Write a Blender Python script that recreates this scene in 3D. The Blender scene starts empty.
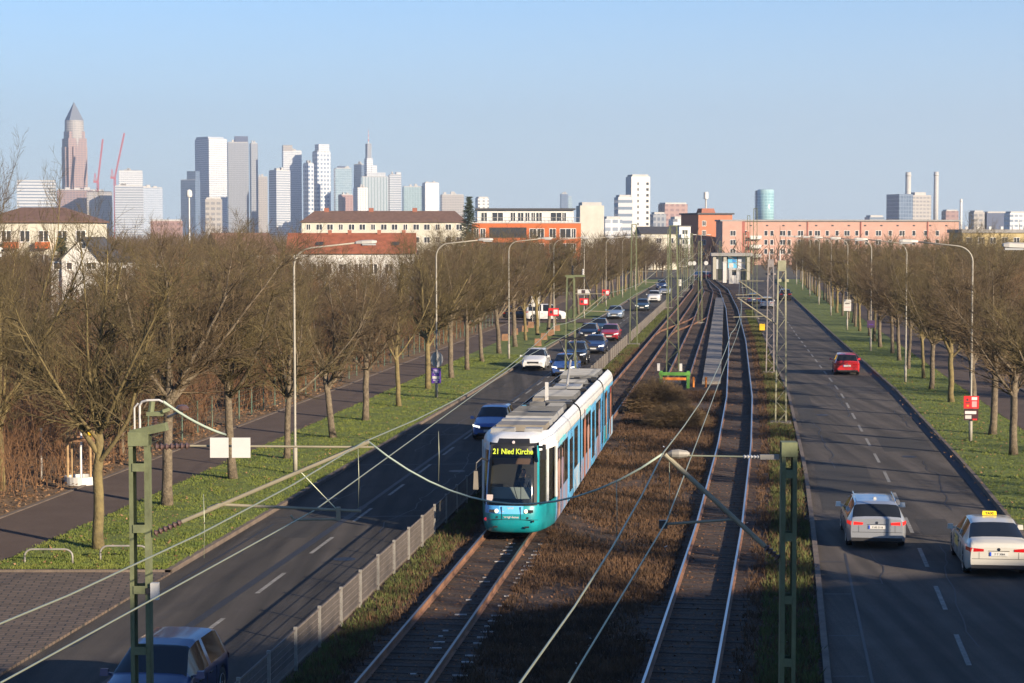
import bpy, math, random
import numpy as np
from mathutils import Vector, Matrix

PI = math.pi
S = bpy.context.scene
COL = S.collection
random.seed(7)
RNG = np.random.default_rng(7)

# ------------------------------------------------------------------ camera, sky, sun, exposure
CAM_H = 9.4
FPX = 1950.0
PITCH = math.atan((341.5 - 234.0) / FPX)
cam_d = bpy.data.cameras.new('camera')
cam_d.sensor_width = 36.0
cam_d.lens = FPX * 36.0 / 1024.0
cam_d.clip_start = 0.5
cam_d.clip_end = 30000
cam = bpy.data.objects.new('camera', cam_d)
COL.objects.link(cam)
cam.location = (0, 0, CAM_H)
cam.rotation_euler = (PI / 2 - PITCH, 0, 0)
S.camera = cam

SUN_EL = math.radians(17.5)
SUN_H = (0.71, -0.704)                       # horizontal direction towards the sun
W = bpy.data.worlds.new('World')
S.world = W
W.use_nodes = True
nt = W.node_tree
for n in list(nt.nodes):
    nt.nodes.remove(n)
sky = nt.nodes.new('ShaderNodeTexSky')
sky.sky_type = 'NISHITA'
sky.sun_disc = False
sky.sun_elevation = SUN_EL
sky.sun_rotation = math.atan2(SUN_H[0], SUN_H[1])
sky.altitude = 100
sky.air_density = 1.0
sky.dust_density = 0.0
sky.ozone_density = 4.0
bg = nt.nodes.new('ShaderNodeBackground')
bg.inputs['Strength'].default_value = 0.05
wo = nt.nodes.new('ShaderNodeOutputWorld')
tint = nt.nodes.new('ShaderNodeMix')
tint.data_type = 'RGBA'
tint.blend_type = 'MULTIPLY'
tint.inputs[0].default_value = 1.0
tint.inputs[7].default_value = (0.95, 1.32, 1.66, 1)
nt.links.new(sky.outputs[0], tint.inputs[6])
# pale blue haze along the horizon
wtc = nt.nodes.new('ShaderNodeTexCoord')
wsp = nt.nodes.new('ShaderNodeSeparateXYZ')
nt.links.new(wtc.outputs['Generated'], wsp.inputs[0])
wr_ = nt.nodes.new('ShaderNodeValToRGB')
wr_.color_ramp.interpolation = 'EASE'
wr_.color_ramp.elements[0].position = 0.0
wr_.color_ramp.elements[0].color = (0.85, 0.85, 0.85, 1)
wr_.color_ramp.elements[1].position = 0.22
wr_.color_ramp.elements[1].color = (0, 0, 0, 1)
nt.links.new(wsp.outputs[2], wr_.inputs['Fac'])
hzm = nt.nodes.new('ShaderNodeMix')
hzm.data_type = 'RGBA'
nt.links.new(wr_.outputs['Color'], hzm.inputs[0])
nt.links.new(tint.outputs[2], hzm.inputs[6])
hzm.inputs[7].default_value = (5.9, 6.75, 7.9, 1)
nt.links.new(hzm.outputs[2], bg.inputs['Color'])
nt.links.new(bg.outputs[0], wo.inputs['Surface'])

sd = bpy.data.lights.new('sun', 'SUN')
sd.energy = 5.0
sd.angle = math.radians(0.5)
sd.color = (1.0, 0.83, 0.62)
sun = bpy.data.objects.new('sun', sd)
COL.objects.link(sun)
to_sun = Vector((SUN_H[0] * math.cos(SUN_EL), SUN_H[1] * math.cos(SUN_EL), math.sin(SUN_EL)))
sun.rotation_euler = to_sun.to_track_quat('Z', 'Y').to_euler()
sun.location = (60, -60, 80)

S.view_settings.view_transform = 'Standard'
S.view_settings.look = 'None'
S.view_settings.exposure = 1.14
S.view_settings.gamma = 1.0
S.view_settings.use_curve_mapping = False
S.render.engine = 'CYCLES'
S.cycles.max_bounces = 5
S.cycles.diffuse_bounces = 2
S.cycles.glossy_bounces = 3
S.cycles.transmission_bounces = 4
S.cycles.transparent_max_bounces = 8
S.cycles.volume_bounces = 0
S.cycles.use_denoising = True
S.cycles.denoiser = 'OPENIMAGEDENOISE'
S.cycles.denoising_prefilter = 'ACCURATE'
S.cycles.denoising_input_passes = 'RGB_ALBEDO_NORMAL'

# ------------------------------------------------------------------ coordinates along the road
SL = 0.117                                    # the roads and tracks run along (SL, 1)
YAW = -math.atan(SL)
def R(t, d, z=0.0):
    return (t + SL * d, d, z)
def px2x(px, d):
    return (px - 512.0) * d / FPX
def py2z(py, d):
    a = math.atan((341.5 - py) / FPX) - PITCH
    return CAM_H + d * math.tan(a)

# ------------------------------------------------------------------ materials
MATS = {}
def mat(name, col, rough=0.6, metal=0.0, var=0.0, scale=3.0, bump=0.0, bscale=None, col2=None,
        emit=None, estr=0.0, coat=0.0, alpha=1.0, trans=0.0, detail=6.0, spec=0.5, fine=None, streak=0.0):
    if name in MATS:
        return MATS[name]
    m = bpy.data.materials.new(name)
    m.use_nodes = True
    t = m.node_tree
    b = t.nodes['Principled BSDF']
    b.inputs['Base Color'].default_value = (*col, 1)
    b.inputs['Roughness'].default_value = rough
    b.inputs['Metallic'].default_value = metal
    b.inputs['Specular IOR Level'].default_value = spec
    b.inputs['Coat Weight'].default_value = coat
    b.inputs['Coat Roughness'].default_value = 0.06
    b.inputs['Transmission Weight'].default_value = trans
    if emit:
        b.inputs['Emission Color'].default_value = (*emit, 1)
        b.inputs['Emission Strength'].default_value = estr
    tc = t.nodes.new('ShaderNodeTexCoord')
    if var > 0 or col2 is not None:
        nz = t.nodes.new('ShaderNodeTexNoise')
        nz.inputs['Scale'].default_value = scale
        nz.inputs['Detail'].default_value = detail
        nz.inputs['Roughness'].default_value = 0.65
        t.links.new(tc.outputs['Object'], nz.inputs['Vector'])
        rp = t.nodes.new('ShaderNodeValToRGB')
        if col2 is None:
            c1 = tuple(max(0, c * (1 - var)) for c in col)
            c2 = tuple(min(1, c * (1 + var)) for c in col)
        else:
            c1, c2 = col, col2
        rp.color_ramp.elements[0].position = 0.32
        rp.color_ramp.elements[1].position = 0.68
        rp.color_ramp.elements[0].color = (*c1, 1)
        rp.color_ramp.elements[1].color = (*c2, 1)
        t.links.new(nz.outputs['Fac'], rp.inputs['Fac'])
        outc = rp.outputs['Color']
        if fine:
            n2 = t.nodes.new('ShaderNodeTexNoise')
            n2.inputs['Scale'].default_value = fine[0]
            n2.inputs['Detail'].default_value = 4
            t.links.new(tc.outputs['Object'], n2.inputs['Vector'])
            r2 = t.nodes.new('ShaderNodeValToRGB')
            r2.color_ramp.elements[0].position = 0.35
            r2.color_ramp.elements[1].position = 0.65
            lo, hi = 1 - fine[1], 1 + fine[1]
            r2.color_ramp.elements[0].color = (lo, lo, lo, 1)
            r2.color_ramp.elements[1].color = (hi, hi, hi, 1)
            t.links.new(n2.outputs['Fac'], r2.inputs['Fac'])
            mx = t.nodes.new('ShaderNodeMix')
            mx.data_type = 'RGBA'
            mx.blend_type = 'MULTIPLY'
            mx.inputs[0].default_value = 1.0
            t.links.new(outc, mx.inputs[6])
            t.links.new(r2.outputs['Color'], mx.inputs[7])
            outc = mx.outputs[2]
        if streak:
            mp = t.nodes.new('ShaderNodeMapping')
            mp.inputs['Rotation'].default_value = (0, 0, -math.atan(0.117) * -1)
            mp.inputs['Scale'].default_value = (1.5, 0.045, 1)
            n3 = t.nodes.new('ShaderNodeTexNoise')
            n3.inputs['Scale'].default_value = 1.0
            n3.inputs['Detail'].default_value = 3
            t.links.new(tc.outputs['Object'], mp.inputs['Vector'])
            t.links.new(mp.outputs[0], n3.inputs['Vector'])
            r3 = t.nodes.new('ShaderNodeValToRGB')
            r3.color_ramp.elements[0].position = 0.36
            r3.color_ramp.elements[1].position = 0.64
            a3, b3 = 1 - streak, 1 + streak
            r3.color_ramp.elements[0].color = (a3, a3, a3, 1)
            r3.color_ramp.elements[1].color = (b3, b3, b3, 1)
            t.links.new(n3.outputs['Fac'], r3.inputs['Fac'])
            m3 = t.nodes.new('ShaderNodeMix')
            m3.data_type = 'RGBA'
            m3.blend_type = 'MULTIPLY'
            m3.inputs[0].default_value = 1.0
            t.links.new(outc, m3.inputs[6])
            t.links.new(r3.outputs['Color'], m3.inputs[7])
            outc = m3.outputs[2]
        t.links.new(outc, b.inputs['Base Color'])
    if bump > 0:
        nb = t.nodes.new('ShaderNodeTexNoise')
        nb.inputs['Scale'].default_value = bscale or scale * 4
        nb.inputs['Detail'].default_value = 5
        t.links.new(tc.outputs['Object'], nb.inputs['Vector'])
        bp = t.nodes.new('ShaderNodeBump')
        bp.inputs['Strength'].default_value = min(1.0, bump)
        bp.inputs['Distance'].default_value = 0.05
        t.links.new(nb.outputs['Fac'], bp.inputs['Height'])
        t.links.new(bp.outputs['Normal'], b.inputs['Normal'])
    MATS[name] = m
    return m

def add_nodes_grid(m, base, glass, fh, bay, wz, wx, grough=0.15, vary=0.5, zoff=0.0):
    """window grid over a facade, in the object's own metres"""
    t = m.node_tree
    b = t.nodes['Principled BSDF']
    tc = t.nodes.new('ShaderNodeTexCoord')
    sp = t.nodes.new('ShaderNodeSeparateXYZ')
    t.links.new(tc.outputs['Object'], sp.inputs[0])
    def M(op, a, c=None):
        n = t.nodes.new('ShaderNodeMath')
        n.operation = op
        for i, v in enumerate((a, c)):
            if v is None:
                continue
            if isinstance(v, (int, float)):
                n.inputs[i].default_value = v
            else:
                t.links.new(v, n.inputs[i])
        return n.outputs[0]
    h = M('ADD', sp.outputs[0], sp.outputs[1])
    hb = M('DIVIDE', h, bay)
    zb = M('DIVIDE', M('ADD', sp.outputs[2], zoff), fh)
    fx = M('LESS_THAN', M('FRACT', hb), wx)
    fz = M('LESS_THAN', M('FRACT', zb), wz)
    mask = M('MULTIPLY', fx, fz)
    ge = t.nodes.new('ShaderNodeNewGeometry')
    sn = t.nodes.new('ShaderNodeSeparateXYZ')
    t.links.new(ge.outputs['Normal'], sn.inputs[0])
    mask = M('MULTIPLY', mask, M('LESS_THAN', M('ABSOLUTE', sn.outputs[2]), 0.5))
    wn = t.nodes.new('ShaderNodeTexWhiteNoise')
    wn.noise_dimensions = '2D'
    cx = t.nodes.new('ShaderNodeCombineXYZ')
    t.links.new(M('FLOOR', hb), cx.inputs[0])
    t.links.new(M('FLOOR', zb), cx.inputs[1])
    t.links.new(cx.outputs[0], wn.inputs['Vector'])
    g = t.nodes.new('ShaderNodeMix')
    g.data_type = 'RGBA'
    g.inputs[6].default_value = (*glass, 1)
    g.inputs[7].default_value = (*[c * (1 - vary) + x * vary for c, x in zip(glass, base)], 1)
    t.links.new(wn.outputs['Value'], g.inputs[0])
    f = t.nodes.new('ShaderNodeMix')
    f.data_type = 'RGBA'
    f.inputs[6].default_value = (*base, 1)
    t.links.new(mask, f.inputs[0])
    t.links.new(g.outputs[2], f.inputs[7])
    t.links.new(f.outputs[2], b.inputs['Base Color'])
    rm = t.nodes.new('ShaderNodeMapRange')
    rm.inputs['To Min'].default_value = 0.65
    rm.inputs['To Max'].default_value = grough
    t.links.new(mask, rm.inputs['Value'])
    t.links.new(rm.outputs[0], b.inputs['Roughness'])

def facade(name, base, glass, fh=3.6, bay=3.2, wz=0.6, wx=0.75, **k):
    if name in MATS:
        return MATS[name]
    m = mat(name, base)
    add_nodes_grid(m, base, glass, fh, bay, wz, wx, **k)
    return m

# ------------------------------------------------------------------ mesh helpers
class MB:
    def __init__(self):
        self.v = []
        self.f = []
        self.smooth = False
    def quad(self, a, b, c, d):
        n = len(self.v)
        self.v += [a, b, c, d]
        self.f.append((n, n + 1, n + 2, n + 3))
        return self
    def box(self, x0, x1, y0, y1, z0, z1, taper=0.0):
        n = len(self.v)
        t = taper
        self.v += [(x0, y0, z0), (x1, y0, z0), (x1, y1, z0), (x0, y1, z0),
                   (x0 + t, y0 + t, z1), (x1 - t, y0 + t, z1), (x1 - t, y1 - t, z1), (x0 + t, y1 - t, z1)]
        for q in ((0, 3, 2, 1), (4, 5, 6, 7), (0, 1, 5, 4), (1, 2, 6, 5), (2, 3, 7, 6), (3, 0, 4, 7)):
            self.f.append(tuple(n + i for i in q))
        return self
    def tube(self, pts, r, n=6, cap=True):
        pts = [Vector(p) for p in pts]
        rr = r if isinstance(r, (list, tuple)) else [r] * len(pts)
        base = len(self.v)
        prev = None
        for i, p in enumerate(pts):
            a = pts[max(0, i - 1)]
            b = pts[min(len(pts) - 1, i + 1)]
            d = (b - a).normalized()
            if prev is None:
                u = d.orthogonal().normalized()
            else:
                u = (prev - d * prev.dot(d))
                u = u.normalized() if u.length > 1e-6 else d.orthogonal().normalized()
            prev = u
            w = d.cross(u)
            for k in range(n):
                an = 2 * PI * k / n
                self.v.append(tuple(p + (u * math.cos(an) + w * math.sin(an)) * rr[i]))
        for i in range(len(pts) - 1):
            for k in range(n):
                a = base + i * n + k
                b = base + i * n + (k + 1) % n
                self.f.append((a, b, b + n, a + n))
        if cap:
            self.f.append(tuple(base + k for k in range(n))[::-1])
            e = base + (len(pts) - 1) * n
            self.f.append(tuple(e + k for k in range(n)))
        return self
    def bar(self, a, b, w, h=None):
        """square bar from a to b"""
        h = h or w
        a, b = Vector(a), Vector(b)
        d = (b - a).normalized()
        up = Vector((0, 0, 1)) if abs(d.z) < 0.95 else Vector((0, 1, 0))
        s = d.cross(up).normalized()
        u = s.cross(d)
        n = len(self.v)
        for p in (a, b):
            for (i, j) in ((-1, -1), (1, -1), (1, 1), (-1, 1)):
                self.v.append(tuple(p + s * (i * w / 2) + u * (j * h / 2)))
        for q in ((0, 1, 2, 3), (7, 6, 5, 4), (0, 4, 5, 1), (1, 5, 6, 2), (2, 6, 7, 3), (3, 7, 4, 0)):
            self.f.append(tuple(n + i for i in q)[::-1])
        return self
    def lathe(self, prof, n=16, c=(0, 0, 0), axis='z'):
        base = len(self.v)
        for (r, h) in prof:
            for k in range(n):
                a = 2 * PI * k / n
                x, y = r * math.cos(a), r * math.sin(a)
                p = (x, y, h) if axis == 'z' else ((h, x, y) if axis == 'x' else (x, h, y))
                self.v.append((p[0] + c[0], p[1] + c[1], p[2] + c[2]))
        for i in range(len(prof) - 1):
            for k in range(n):
                a = base + i * n + k
                b = base + i * n + (k + 1) % n
                self.f.append((a, b, b + n, a + n))
        self.f.append(tuple(base + k for k in range(n))[::-1])
        e = base + (len(prof) - 1) * n
        self.f.append(tuple(e + k for k in range(n)))
        return self
    def grid(self, rows, close=False):
        base = len(self.v)
        m = len(rows[0])
        for r in rows:
            self.v += [tuple(p) for p in r]
        for i in range(len(rows) - 1):
            for k in range(m if close else m - 1):
                a = base + i * m + k
                b = base + i * m + (k + 1) % m
                self.f.append((a, b, b + m, a + m))
        return self
    def prism(self, poly, z0, z1):
        n = len(self.v)
        m = len(poly)
        self.v += [(x, y, z0) for x, y in poly] + [(x, y, z1) for x, y in poly]
        self.f.append(tuple(n + i for i in range(m))[::-1])
        self.f.append(tuple(n + m + i for i in range(m)))
        for i in range(m):
            j = (i + 1) % m
            self.f.append((n + i, n + j, n + m + j, n + m + i))
        return self
    def mesh(self, name, m, smooth=False):
        me = bpy.data.meshes.new(name)
        me.from_pydata(self.v, [], self.f)
        if m is not None:
            me.materials.append(m)
        if smooth:
            me.polygons.foreach_set('use_smooth', [True] * len(me.polygons))
        me.update()
        return me
    def build(self, name, m, parent=None, smooth=False, loc=None, rz=0.0):
        o = bpy.data.objects.new(name, self.mesh(name, m, smooth))
        COL.objects.link(o)
        if parent is not None:
            o.parent = parent
        if loc is not None:
            o.location = loc
        o.rotation_euler.z = rz
        return o

def np_mesh(name, verts, quads, m, smooth=False):
    """fast mesh from numpy arrays (faces all of one size)"""
    me = bpy.data.meshes.new(name)
    nv, nf, k = len(verts), len(quads), quads.shape[1]
    me.vertices.add(nv)
    me.vertices.foreach_set('co', verts.astype(np.float32).ravel())
    me.loops.add(nf * k)
    me.loops.foreach_set('vertex_index', quads.astype(np.int32).ravel())
    me.polygons.add(nf)
    me.polygons.foreach_set('loop_start', np.arange(0, nf * k, k, dtype=np.int32))
    me.polygons.foreach_set('loop_total', np.full(nf, k, dtype=np.int32))
    if smooth:
        me.polygons.foreach_set('use_smooth', np.ones(nf, dtype=bool))
    me.materials.append(m)
    me.update(calc_edges=True)
    return me

def seg_mesh(name, p0, p1, r0, r1, m, n=3):
    """n-sided tapered prisms along many segments"""
    p0, p1 = np.asarray(p0, float), np.asarray(p1, float)
    r0, r1 = np.asarray(r0, float), np.asarray(r1, float)
    d = p1 - p0
    d /= np.linalg.norm(d, axis=1, keepdims=True) + 1e-9
    a = np.where(np.abs(d[:, 2:3]) < 0.9, np.array([[0, 0, 1.0]]), np.array([[1.0, 0, 0]]))
    u = np.cross(d, a)
    u /= np.linalg.norm(u, axis=1, keepdims=True) + 1e-9
    w = np.cross(d, u)
    N = len(p0)
    vs = np.zeros((N, 2 * n, 3))
    for k in range(n):
        an = 2 * PI * k / n
        off = u * math.cos(an) + w * math.sin(an)
        vs[:, k] = p0 + off * r0[:, None]
        vs[:, n + k] = p1 + off * r1[:, None]
    q = np.array([[k, (k + 1) % n, n + (k + 1) % n, n + k] for k in range(n)])
    f = (np.arange(N) * 2 * n)[:, None, None] + q[None]
    return np_mesh(name, vs.reshape(-1, 3), f.reshape(-1, 4), m, smooth=True)

def link(o, parent=None):
    COL.objects.link(o)
    if parent is not None:
        o.parent = parent
    return o
def tag(o, label=None, cat=None, group=None, kind=None):
    if label: o['label'] = label
    if cat: o['category'] = cat
    if group: o['group'] = group
    if kind: o['kind'] = kind
    return o
def thing(name, label, cat, loc=(0, 0, 0), rz=0.0, group=None):
    o = bpy.data.objects.new(name, None)
    COL.objects.link(o)
    o.location = loc
    o.rotation_euler = (0, 0, rz)
    o.empty_display_size = 0.2
    return tag(o, label, cat, group)
CH = {}
def kids(o):
    return [c for c in bpy.data.objects if c.parent == o]
def copy_tree(src, children, loc, rz=0.0, scale=None, label=None, group=None):
    """children: list of (obj, [grandchildren])"""
    r = src.copy()
    COL.objects.link(r)
    r.location = loc
    r.rotation_euler = (0, 0, rz)
    if scale: r.scale = scale
    if label: r['label'] = label
    if group: r['group'] = group
    for ch, gs in children:
        c = ch.copy()
        COL.objects.link(c)
        c.parent = r
        for g in gs:
            d = g.copy()
            COL.objects.link(d)
            d.parent = c
    return r

def interp(x, pts):
    return float(np.interp(x, [p[0] for p in pts], [p[1] for p in pts]))
def strip(name, tl, tr, d0, d1, z, m, step=6.0, kind='structure', skirt=0.0):
    """a sheet along the road between two lateral curves"""
    n = max(2, int((d1 - d0) / step) + 1)
    mb = MB()
    L, Rr, L0, R0 = [], [], [], []
    for i in range(n):
        d = d0 + (d1 - d0) * i / (n - 1)
        a = tl(d) if callable(tl) else tl
        b = tr(d) if callable(tr) else tr
        L.append(R(a, d, z)); Rr.append(R(b, d, z))
        L0.append(R(a, d, z - skirt)); R0.append(R(b, d, z - skirt))
    mb.grid([Rr, L])
    if skirt:
        mb.grid([R0, Rr]); mb.grid([L, L0])
        mb.quad(L0[0], R0[0], Rr[0], L[0])
        mb.quad(R0[-1], L0[-1], L[-1], Rr[-1])
    o = mb.build(name, m)
    if kind: o['kind'] = kind
    return o

# ------------------------------------------------------------------ ground, roads, verges, track bed
RCP = [(-60, 3.0), (40, 5.0), (57, 5.4), (76, 5.75), (114, 6.0), (181, 5.3), (350, 4.0), (420, 3.4)]
T3P = [(-60, -3.4), (30, -1.5), (41, -1.17), (61, -0.62), (85, -0.2), (110, 0.0), (167, -0.2), (240, -1.0), (322, -2.7), (400, -6.0)]
RC = lambda d: interp(d, RCP)
T3C = lambda d: interp(d, T3P)
T1C = lambda d: interp(d, [(-60, -7.1), (240, -7.1), (330, -7.3), (400, -9.0)])
T2C = lambda d: interp(d, [(118, -3.95), (200, -4.2), (311, -5.0), (400, -7.6)])
LK, LF = -15.7, -9.7                           # left road kerb and fence-side edge

M_asph = mat('asphalt', (0.027, 0.022, 0.018), 0.9, var=0.0, col2=(0.044, 0.037, 0.031), scale=0.35, bump=0.5, bscale=60, fine=(25, 0.25), streak=.5)
M_asph2 = mat('asphalt_old', (0.04, 0.032, 0.026), 0.9, col2=(0.064, 0.053, 0.044), scale=0.5, bump=0.5, bscale=60, fine=(25, 0.25), streak=.5)
M_path = mat('path_asphalt', (0.058, 0.035, 0.024), 0.92, col2=(0.082, 0.054, 0.039), scale=0.6, bump=0.4, bscale=50, fine=(18, 0.2))
M_paint = mat('road_paint', (0.2000, 0.1900, 0.1700), 0.8, var=0.5, scale=5, detail=8)
M_tar = mat('tar_seam', (0.02, 0.02, 0.021), 0.6, var=0.3, scale=4)
M_grass = mat('grass_ground', (0.058, 0.09, 0.008), 0.95, col2=(0.125, 0.15, 0.02), scale=1.1, bump=1.0, bscale=14, fine=(9, 0.35))
M_earth = mat('earth', (0.055, 0.045, 0.03), 0.95, col2=(0.09, 0.075, 0.045), scale=0.3, bump=0.8, bscale=6, fine=(3, 0.4))
M_leafbed = mat('leaf_litter', (0.0900, 0.0540, 0.0252), 0.95, col2=(0.1530, 0.0945, 0.0450), scale=1.2, bump=1.0, bscale=12, fine=(11, 0.45))
M_bed = mat('ballast', (0.026, 0.015, 0.009), 0.95, col2=(0.085, 0.044, 0.022), scale=1.4, bump=1.0, bscale=17, fine=(15, 0.5))
M_kerb = mat('kerb_stone', (0.1170, 0.0900, 0.0702), 0.85, var=0.3, scale=2.0, bump=0.3, bscale=20)
M_gutter_shade = mat('gutter_shade', (0.045, 0.045, 0.05), 0.8, var=0.3, scale=2.0)  # dark tone that paints in some of the right kerb's shade
M_slab = mat('concrete_slab', (0.1650, 0.1500, 0.1350), 0.85, var=0.25, scale=1.5, bump=0.2, bscale=20, fine=(8, 0.15))

def brick_mat():
    m = mat('paving_brick', (0.1, 0.085, 0.075), 0.85)
    t = m.node_tree
    b = t.nodes['Principled BSDF']
    tc = t.nodes.new('ShaderNodeTexCoord')
    mp = t.nodes.new('ShaderNodeMapping')
    mp.inputs['Rotation'].default_value = (0, 0, YAW)
    bk = t.nodes.new('ShaderNodeTexBrick')
    bk.inputs['Scale'].default_value = 1.0
    bk.inputs['Brick Width'].default_value = 0.42
    bk.inputs['Row Height'].default_value = 0.24
    bk.inputs['Mortar Size'].default_value = 0.022
    bk.inputs['Color1'].default_value = (0.125, 0.09, 0.066, 1)
    bk.inputs['Color2'].default_value = (0.085, 0.061, 0.045, 1)
    bk.inputs['Mortar'].default_value = (0.028, 0.026, 0.022, 1)
    t.links.new(tc.outputs['Object'], mp.inputs['Vector'])
    t.links.new(mp.outputs[0], bk.inputs['Vector'])
    t.links.new(bk.outputs['Color'], b.inputs['Base Color'])
    bp = t.nodes.new('ShaderNodeBump')
    bp.inputs['Strength'].default_value = 0.5
    bp.inputs['Distance'].default_value = 0.02
    bp.invert = True
    t.links.new(bk.outputs['Fac'], bp.inputs['Height'])
    t.links.new(bp.outputs['Normal'], b.inputs['Normal'])
    return m
M_brick = brick_mat()

# one sheet to the horizon
g = MB()
G = 12000
g.quad((-G, -400, -0.08), (G, -400, -0.08), (G, 22000, -0.08), (-G, 22000, -0.08))
tag(g.build('ground', M_earth), kind='structure')

strip('road', LK, LF, -60, 402, 0.0, M_asph)
strip('road', lambda d: RC(d) - 3.05, lambda d: RC(d) + 2.95, -60, 402, 0.0, M_asph2)
strip('track_bed', LF + 0.16, lambda d: RC(d) - 3.2, -60, 388, 0.03, M_bed)
strip('cross_street', -70, 90, 402.1, 424, 0.0, M_asph)
strip('track_crossing', LF + 0.16, lambda d: RC(d) - 3.2, 388.1, 402, 0.012, M_asph)
# kerbs and verges
strip('kerb', LK - 0.16, LK, 53.5, 400, 0.13, M_kerb, skirt=0.2)
strip('kerb', LF, LF + 0.15, -60, 400, 0.10, M_kerb, skirt=0.2)
strip('kerb', lambda d: RC(d) - 3.2, lambda d: RC(d) - 3.05, -60, 400, 0.12, M_kerb, skirt=0.2)
strip('kerb', lambda d: RC(d) + 3.28, lambda d: RC(d) + 3.42, -60, 400, 0.16, M_kerb, skirt=0.3)
strip('gutter_shade_strip', lambda d: RC(d) + 2.95, lambda d: RC(d) + 3.28, -60, 400, -0.012, M_gutter_shade)  # strip along the kerb foot, coloured dark to add to the kerb's shadow
def bumpy(name, tl, tr, d0, d1, z, m, amp, dt=0.7, dd=0.7, far=130):
    """a verge sheet with gently uneven surface near the camera"""
    ds = list(np.arange(d0, min(far, d1), dd)) + list(np.arange(min(far, d1), d1 + 4, 6.0))
    nt_ = 9
    rows = []
    for i, d in enumerate(ds):
        a = tl(d) if callable(tl) else tl
        b = tr(d) if callable(tr) else tr
        row = []
        for k in range(nt_):
            t = b + (a - b) * k / (nt_ - 1)
            e = 0 if k in (0, nt_ - 1) else amp
            row.append(R(t, d, z + e * (RNG.random() - 0.3)))
        rows.append(row)
    mb = MB()
    mb.grid(rows)
    o = mb.build(name, m, smooth=True)
    o['kind'] = 'structure'
    return o
bumpy('verge', -20.9, LK - 0.16, 53.6, 400, 0.115, M_grass, 0.06)
bumpy('verge', lambda d: RC(d) + 3.42, 13.4, -40, 400, 0.15, M_grass, 0.06)
strip('path', -24.15, -20.9, -40, 400, 0.10, M_path)
strip('path', 13.4, 16.7, -40, 400, 0.16, M_path)
strip('path_edging', -24.3, -24.15, -40, 400, 0.13, M_kerb, skirt=0.2)
strip('path_edging', 16.7, 16.86, -40, 400, 0.22, M_kerb, skirt=0.3)
bumpy('bank', -60, -24.3, -40, 400, 0.10, M_leafbed, 0.25)
bumpy('bank', 16.86, 60, -40, 400, 0.18, M_leafbed, 0.3)
strip('paving', -20.9, LK, -40, 53.5, 0.06, M_brick, skirt=0.1)
strip('path_edging', -20.9, LK, 53.5, 53.62, 0.125, M_kerb, step=.1, skirt=0.2)
strip('side_street', -60, LK + 0.02, 203, 212, 0.20, M_path)
# painted markings and the repaired seams
mk = MB()
d = 42.1 - 6.3 * 6
while d < 330:
    for k in range(1):
        a, b = RC(d), RC(d + 3.3)
        mk.quad(R(a - 0.06, d, 0.004), R(a + 0.06, d, 0.004), R(b + 0.06, d + 3.3, 0.004), R(b - 0.06, d + 3.3, 0.004))
    d += 6.3
tag(mk.build('road_marking', M_paint), kind='structure')
mk = MB()
d = 50.6 - 6.4 * 5
while d < 330:
    mk.quad(R(-12.66, d, 0.008), R(-12.54, d, 0.008), R(-12.54, d + 3.1, 0.008), R(-12.66, d + 3.1, 0.008))
    d += 6.4
tag(mk.build('road_marking', M_paint), kind='structure')
mk = MB()
for a, b, ta, tb, w in ((38, 67, -13.25, -12.95, 0.24), (67, 100, -12.95, -12.85, 0.16), (44, 63, -15.2, -15.1, 0.1), (100, 200, -12.85, -12.8, 0.14)):
    mk.quad(R(ta - w / 2, a, 0.004), R(ta + w / 2, a, 0.004), R(tb + w / 2, b, 0.004), R(tb - w / 2, b, 0.004))
for dd in (64.2, 79, 91, 118, 131):
    mk.quad(R(LK + 0.1, dd, 0.0042), R(LF - .1, dd + .5, 0.0042), R(LF - .1, dd + .62, 0.0042), R(LK + 0.1, dd + .12, 0.0042))
for dd in (41, 45.2, 50.5, 55.5):
    mk.quad(R(RC(dd) - 3.0, dd, 0.004), R(RC(dd) - 2.3, dd, 0.004), R(RC(dd) - 2.3, dd + .09, 0.004), R(RC(dd) - 3.0, dd + .09, 0.004))
mk.quad(R(2.0 + .75, 38, 0.0044), R(2.0 + .82, 38, 0.0044), R(2.35 + .82, 57, 0.0044), R(2.35 + .75, 57, 0.0044))
tag(mk.build('road_seam', M_tar), kind='structure')
mk = MB()
for ta, tb_, a, b in ((-15.3, -13.4, 60, 66.5), (-12.2, -10.4, 71, 84), (-15.2, -13.6, 92, 103), (-12.3, -9.9, 112, 117)):
    mk.quad(R(ta, a, .0036), R(tb_, a, .0036), R(tb_, b, .0036), R(ta, b, .0036))
for o1, o2, a, b in ((-2.7, -.6, 66, 79), (.5, 2.7, 84, 90), (-2.8, -1.9, 94, 118), (.3, 1.3, 60.5, 64), (1.2, 2.8, 134, 150)):
    mk.quad(R(RC(a) + o1, a, .0036), R(RC(a) + o2, a, .0036), R(RC(b) + o2, b, .0036), R(RC(b) + o1, b, .0036))
tag(mk.build('road_patch', mat('asphalt_patch', (0.02, 0.018, 0.016), .88, col2=(0.034, 0.03, 0.027), scale=.8, bump=.4, bscale=60, fine=(30, .25))), kind='structure')
mk = MB()
for t_, d_ in ((-11.4, 56), (-14.6, 69), (-11.2, 77), (-14.2, 108), (4.2, 69.5), (7.0, 82), (4.0, 101), (7.1, 62)):
    c_ = R(t_ + (0 if t_ < 0 else RC(d_) - 5.6), d_, .0075)
    n0 = len(mk.v)
    mk.v += [(c_[0] + .33 * math.cos(k * PI / 8), c_[1] + .33 * math.sin(k * PI / 8), c_[2]) for k in range(16)]
    mk.f.append(tuple(range(n0, n0 + 16)))
ck = MB()
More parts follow.
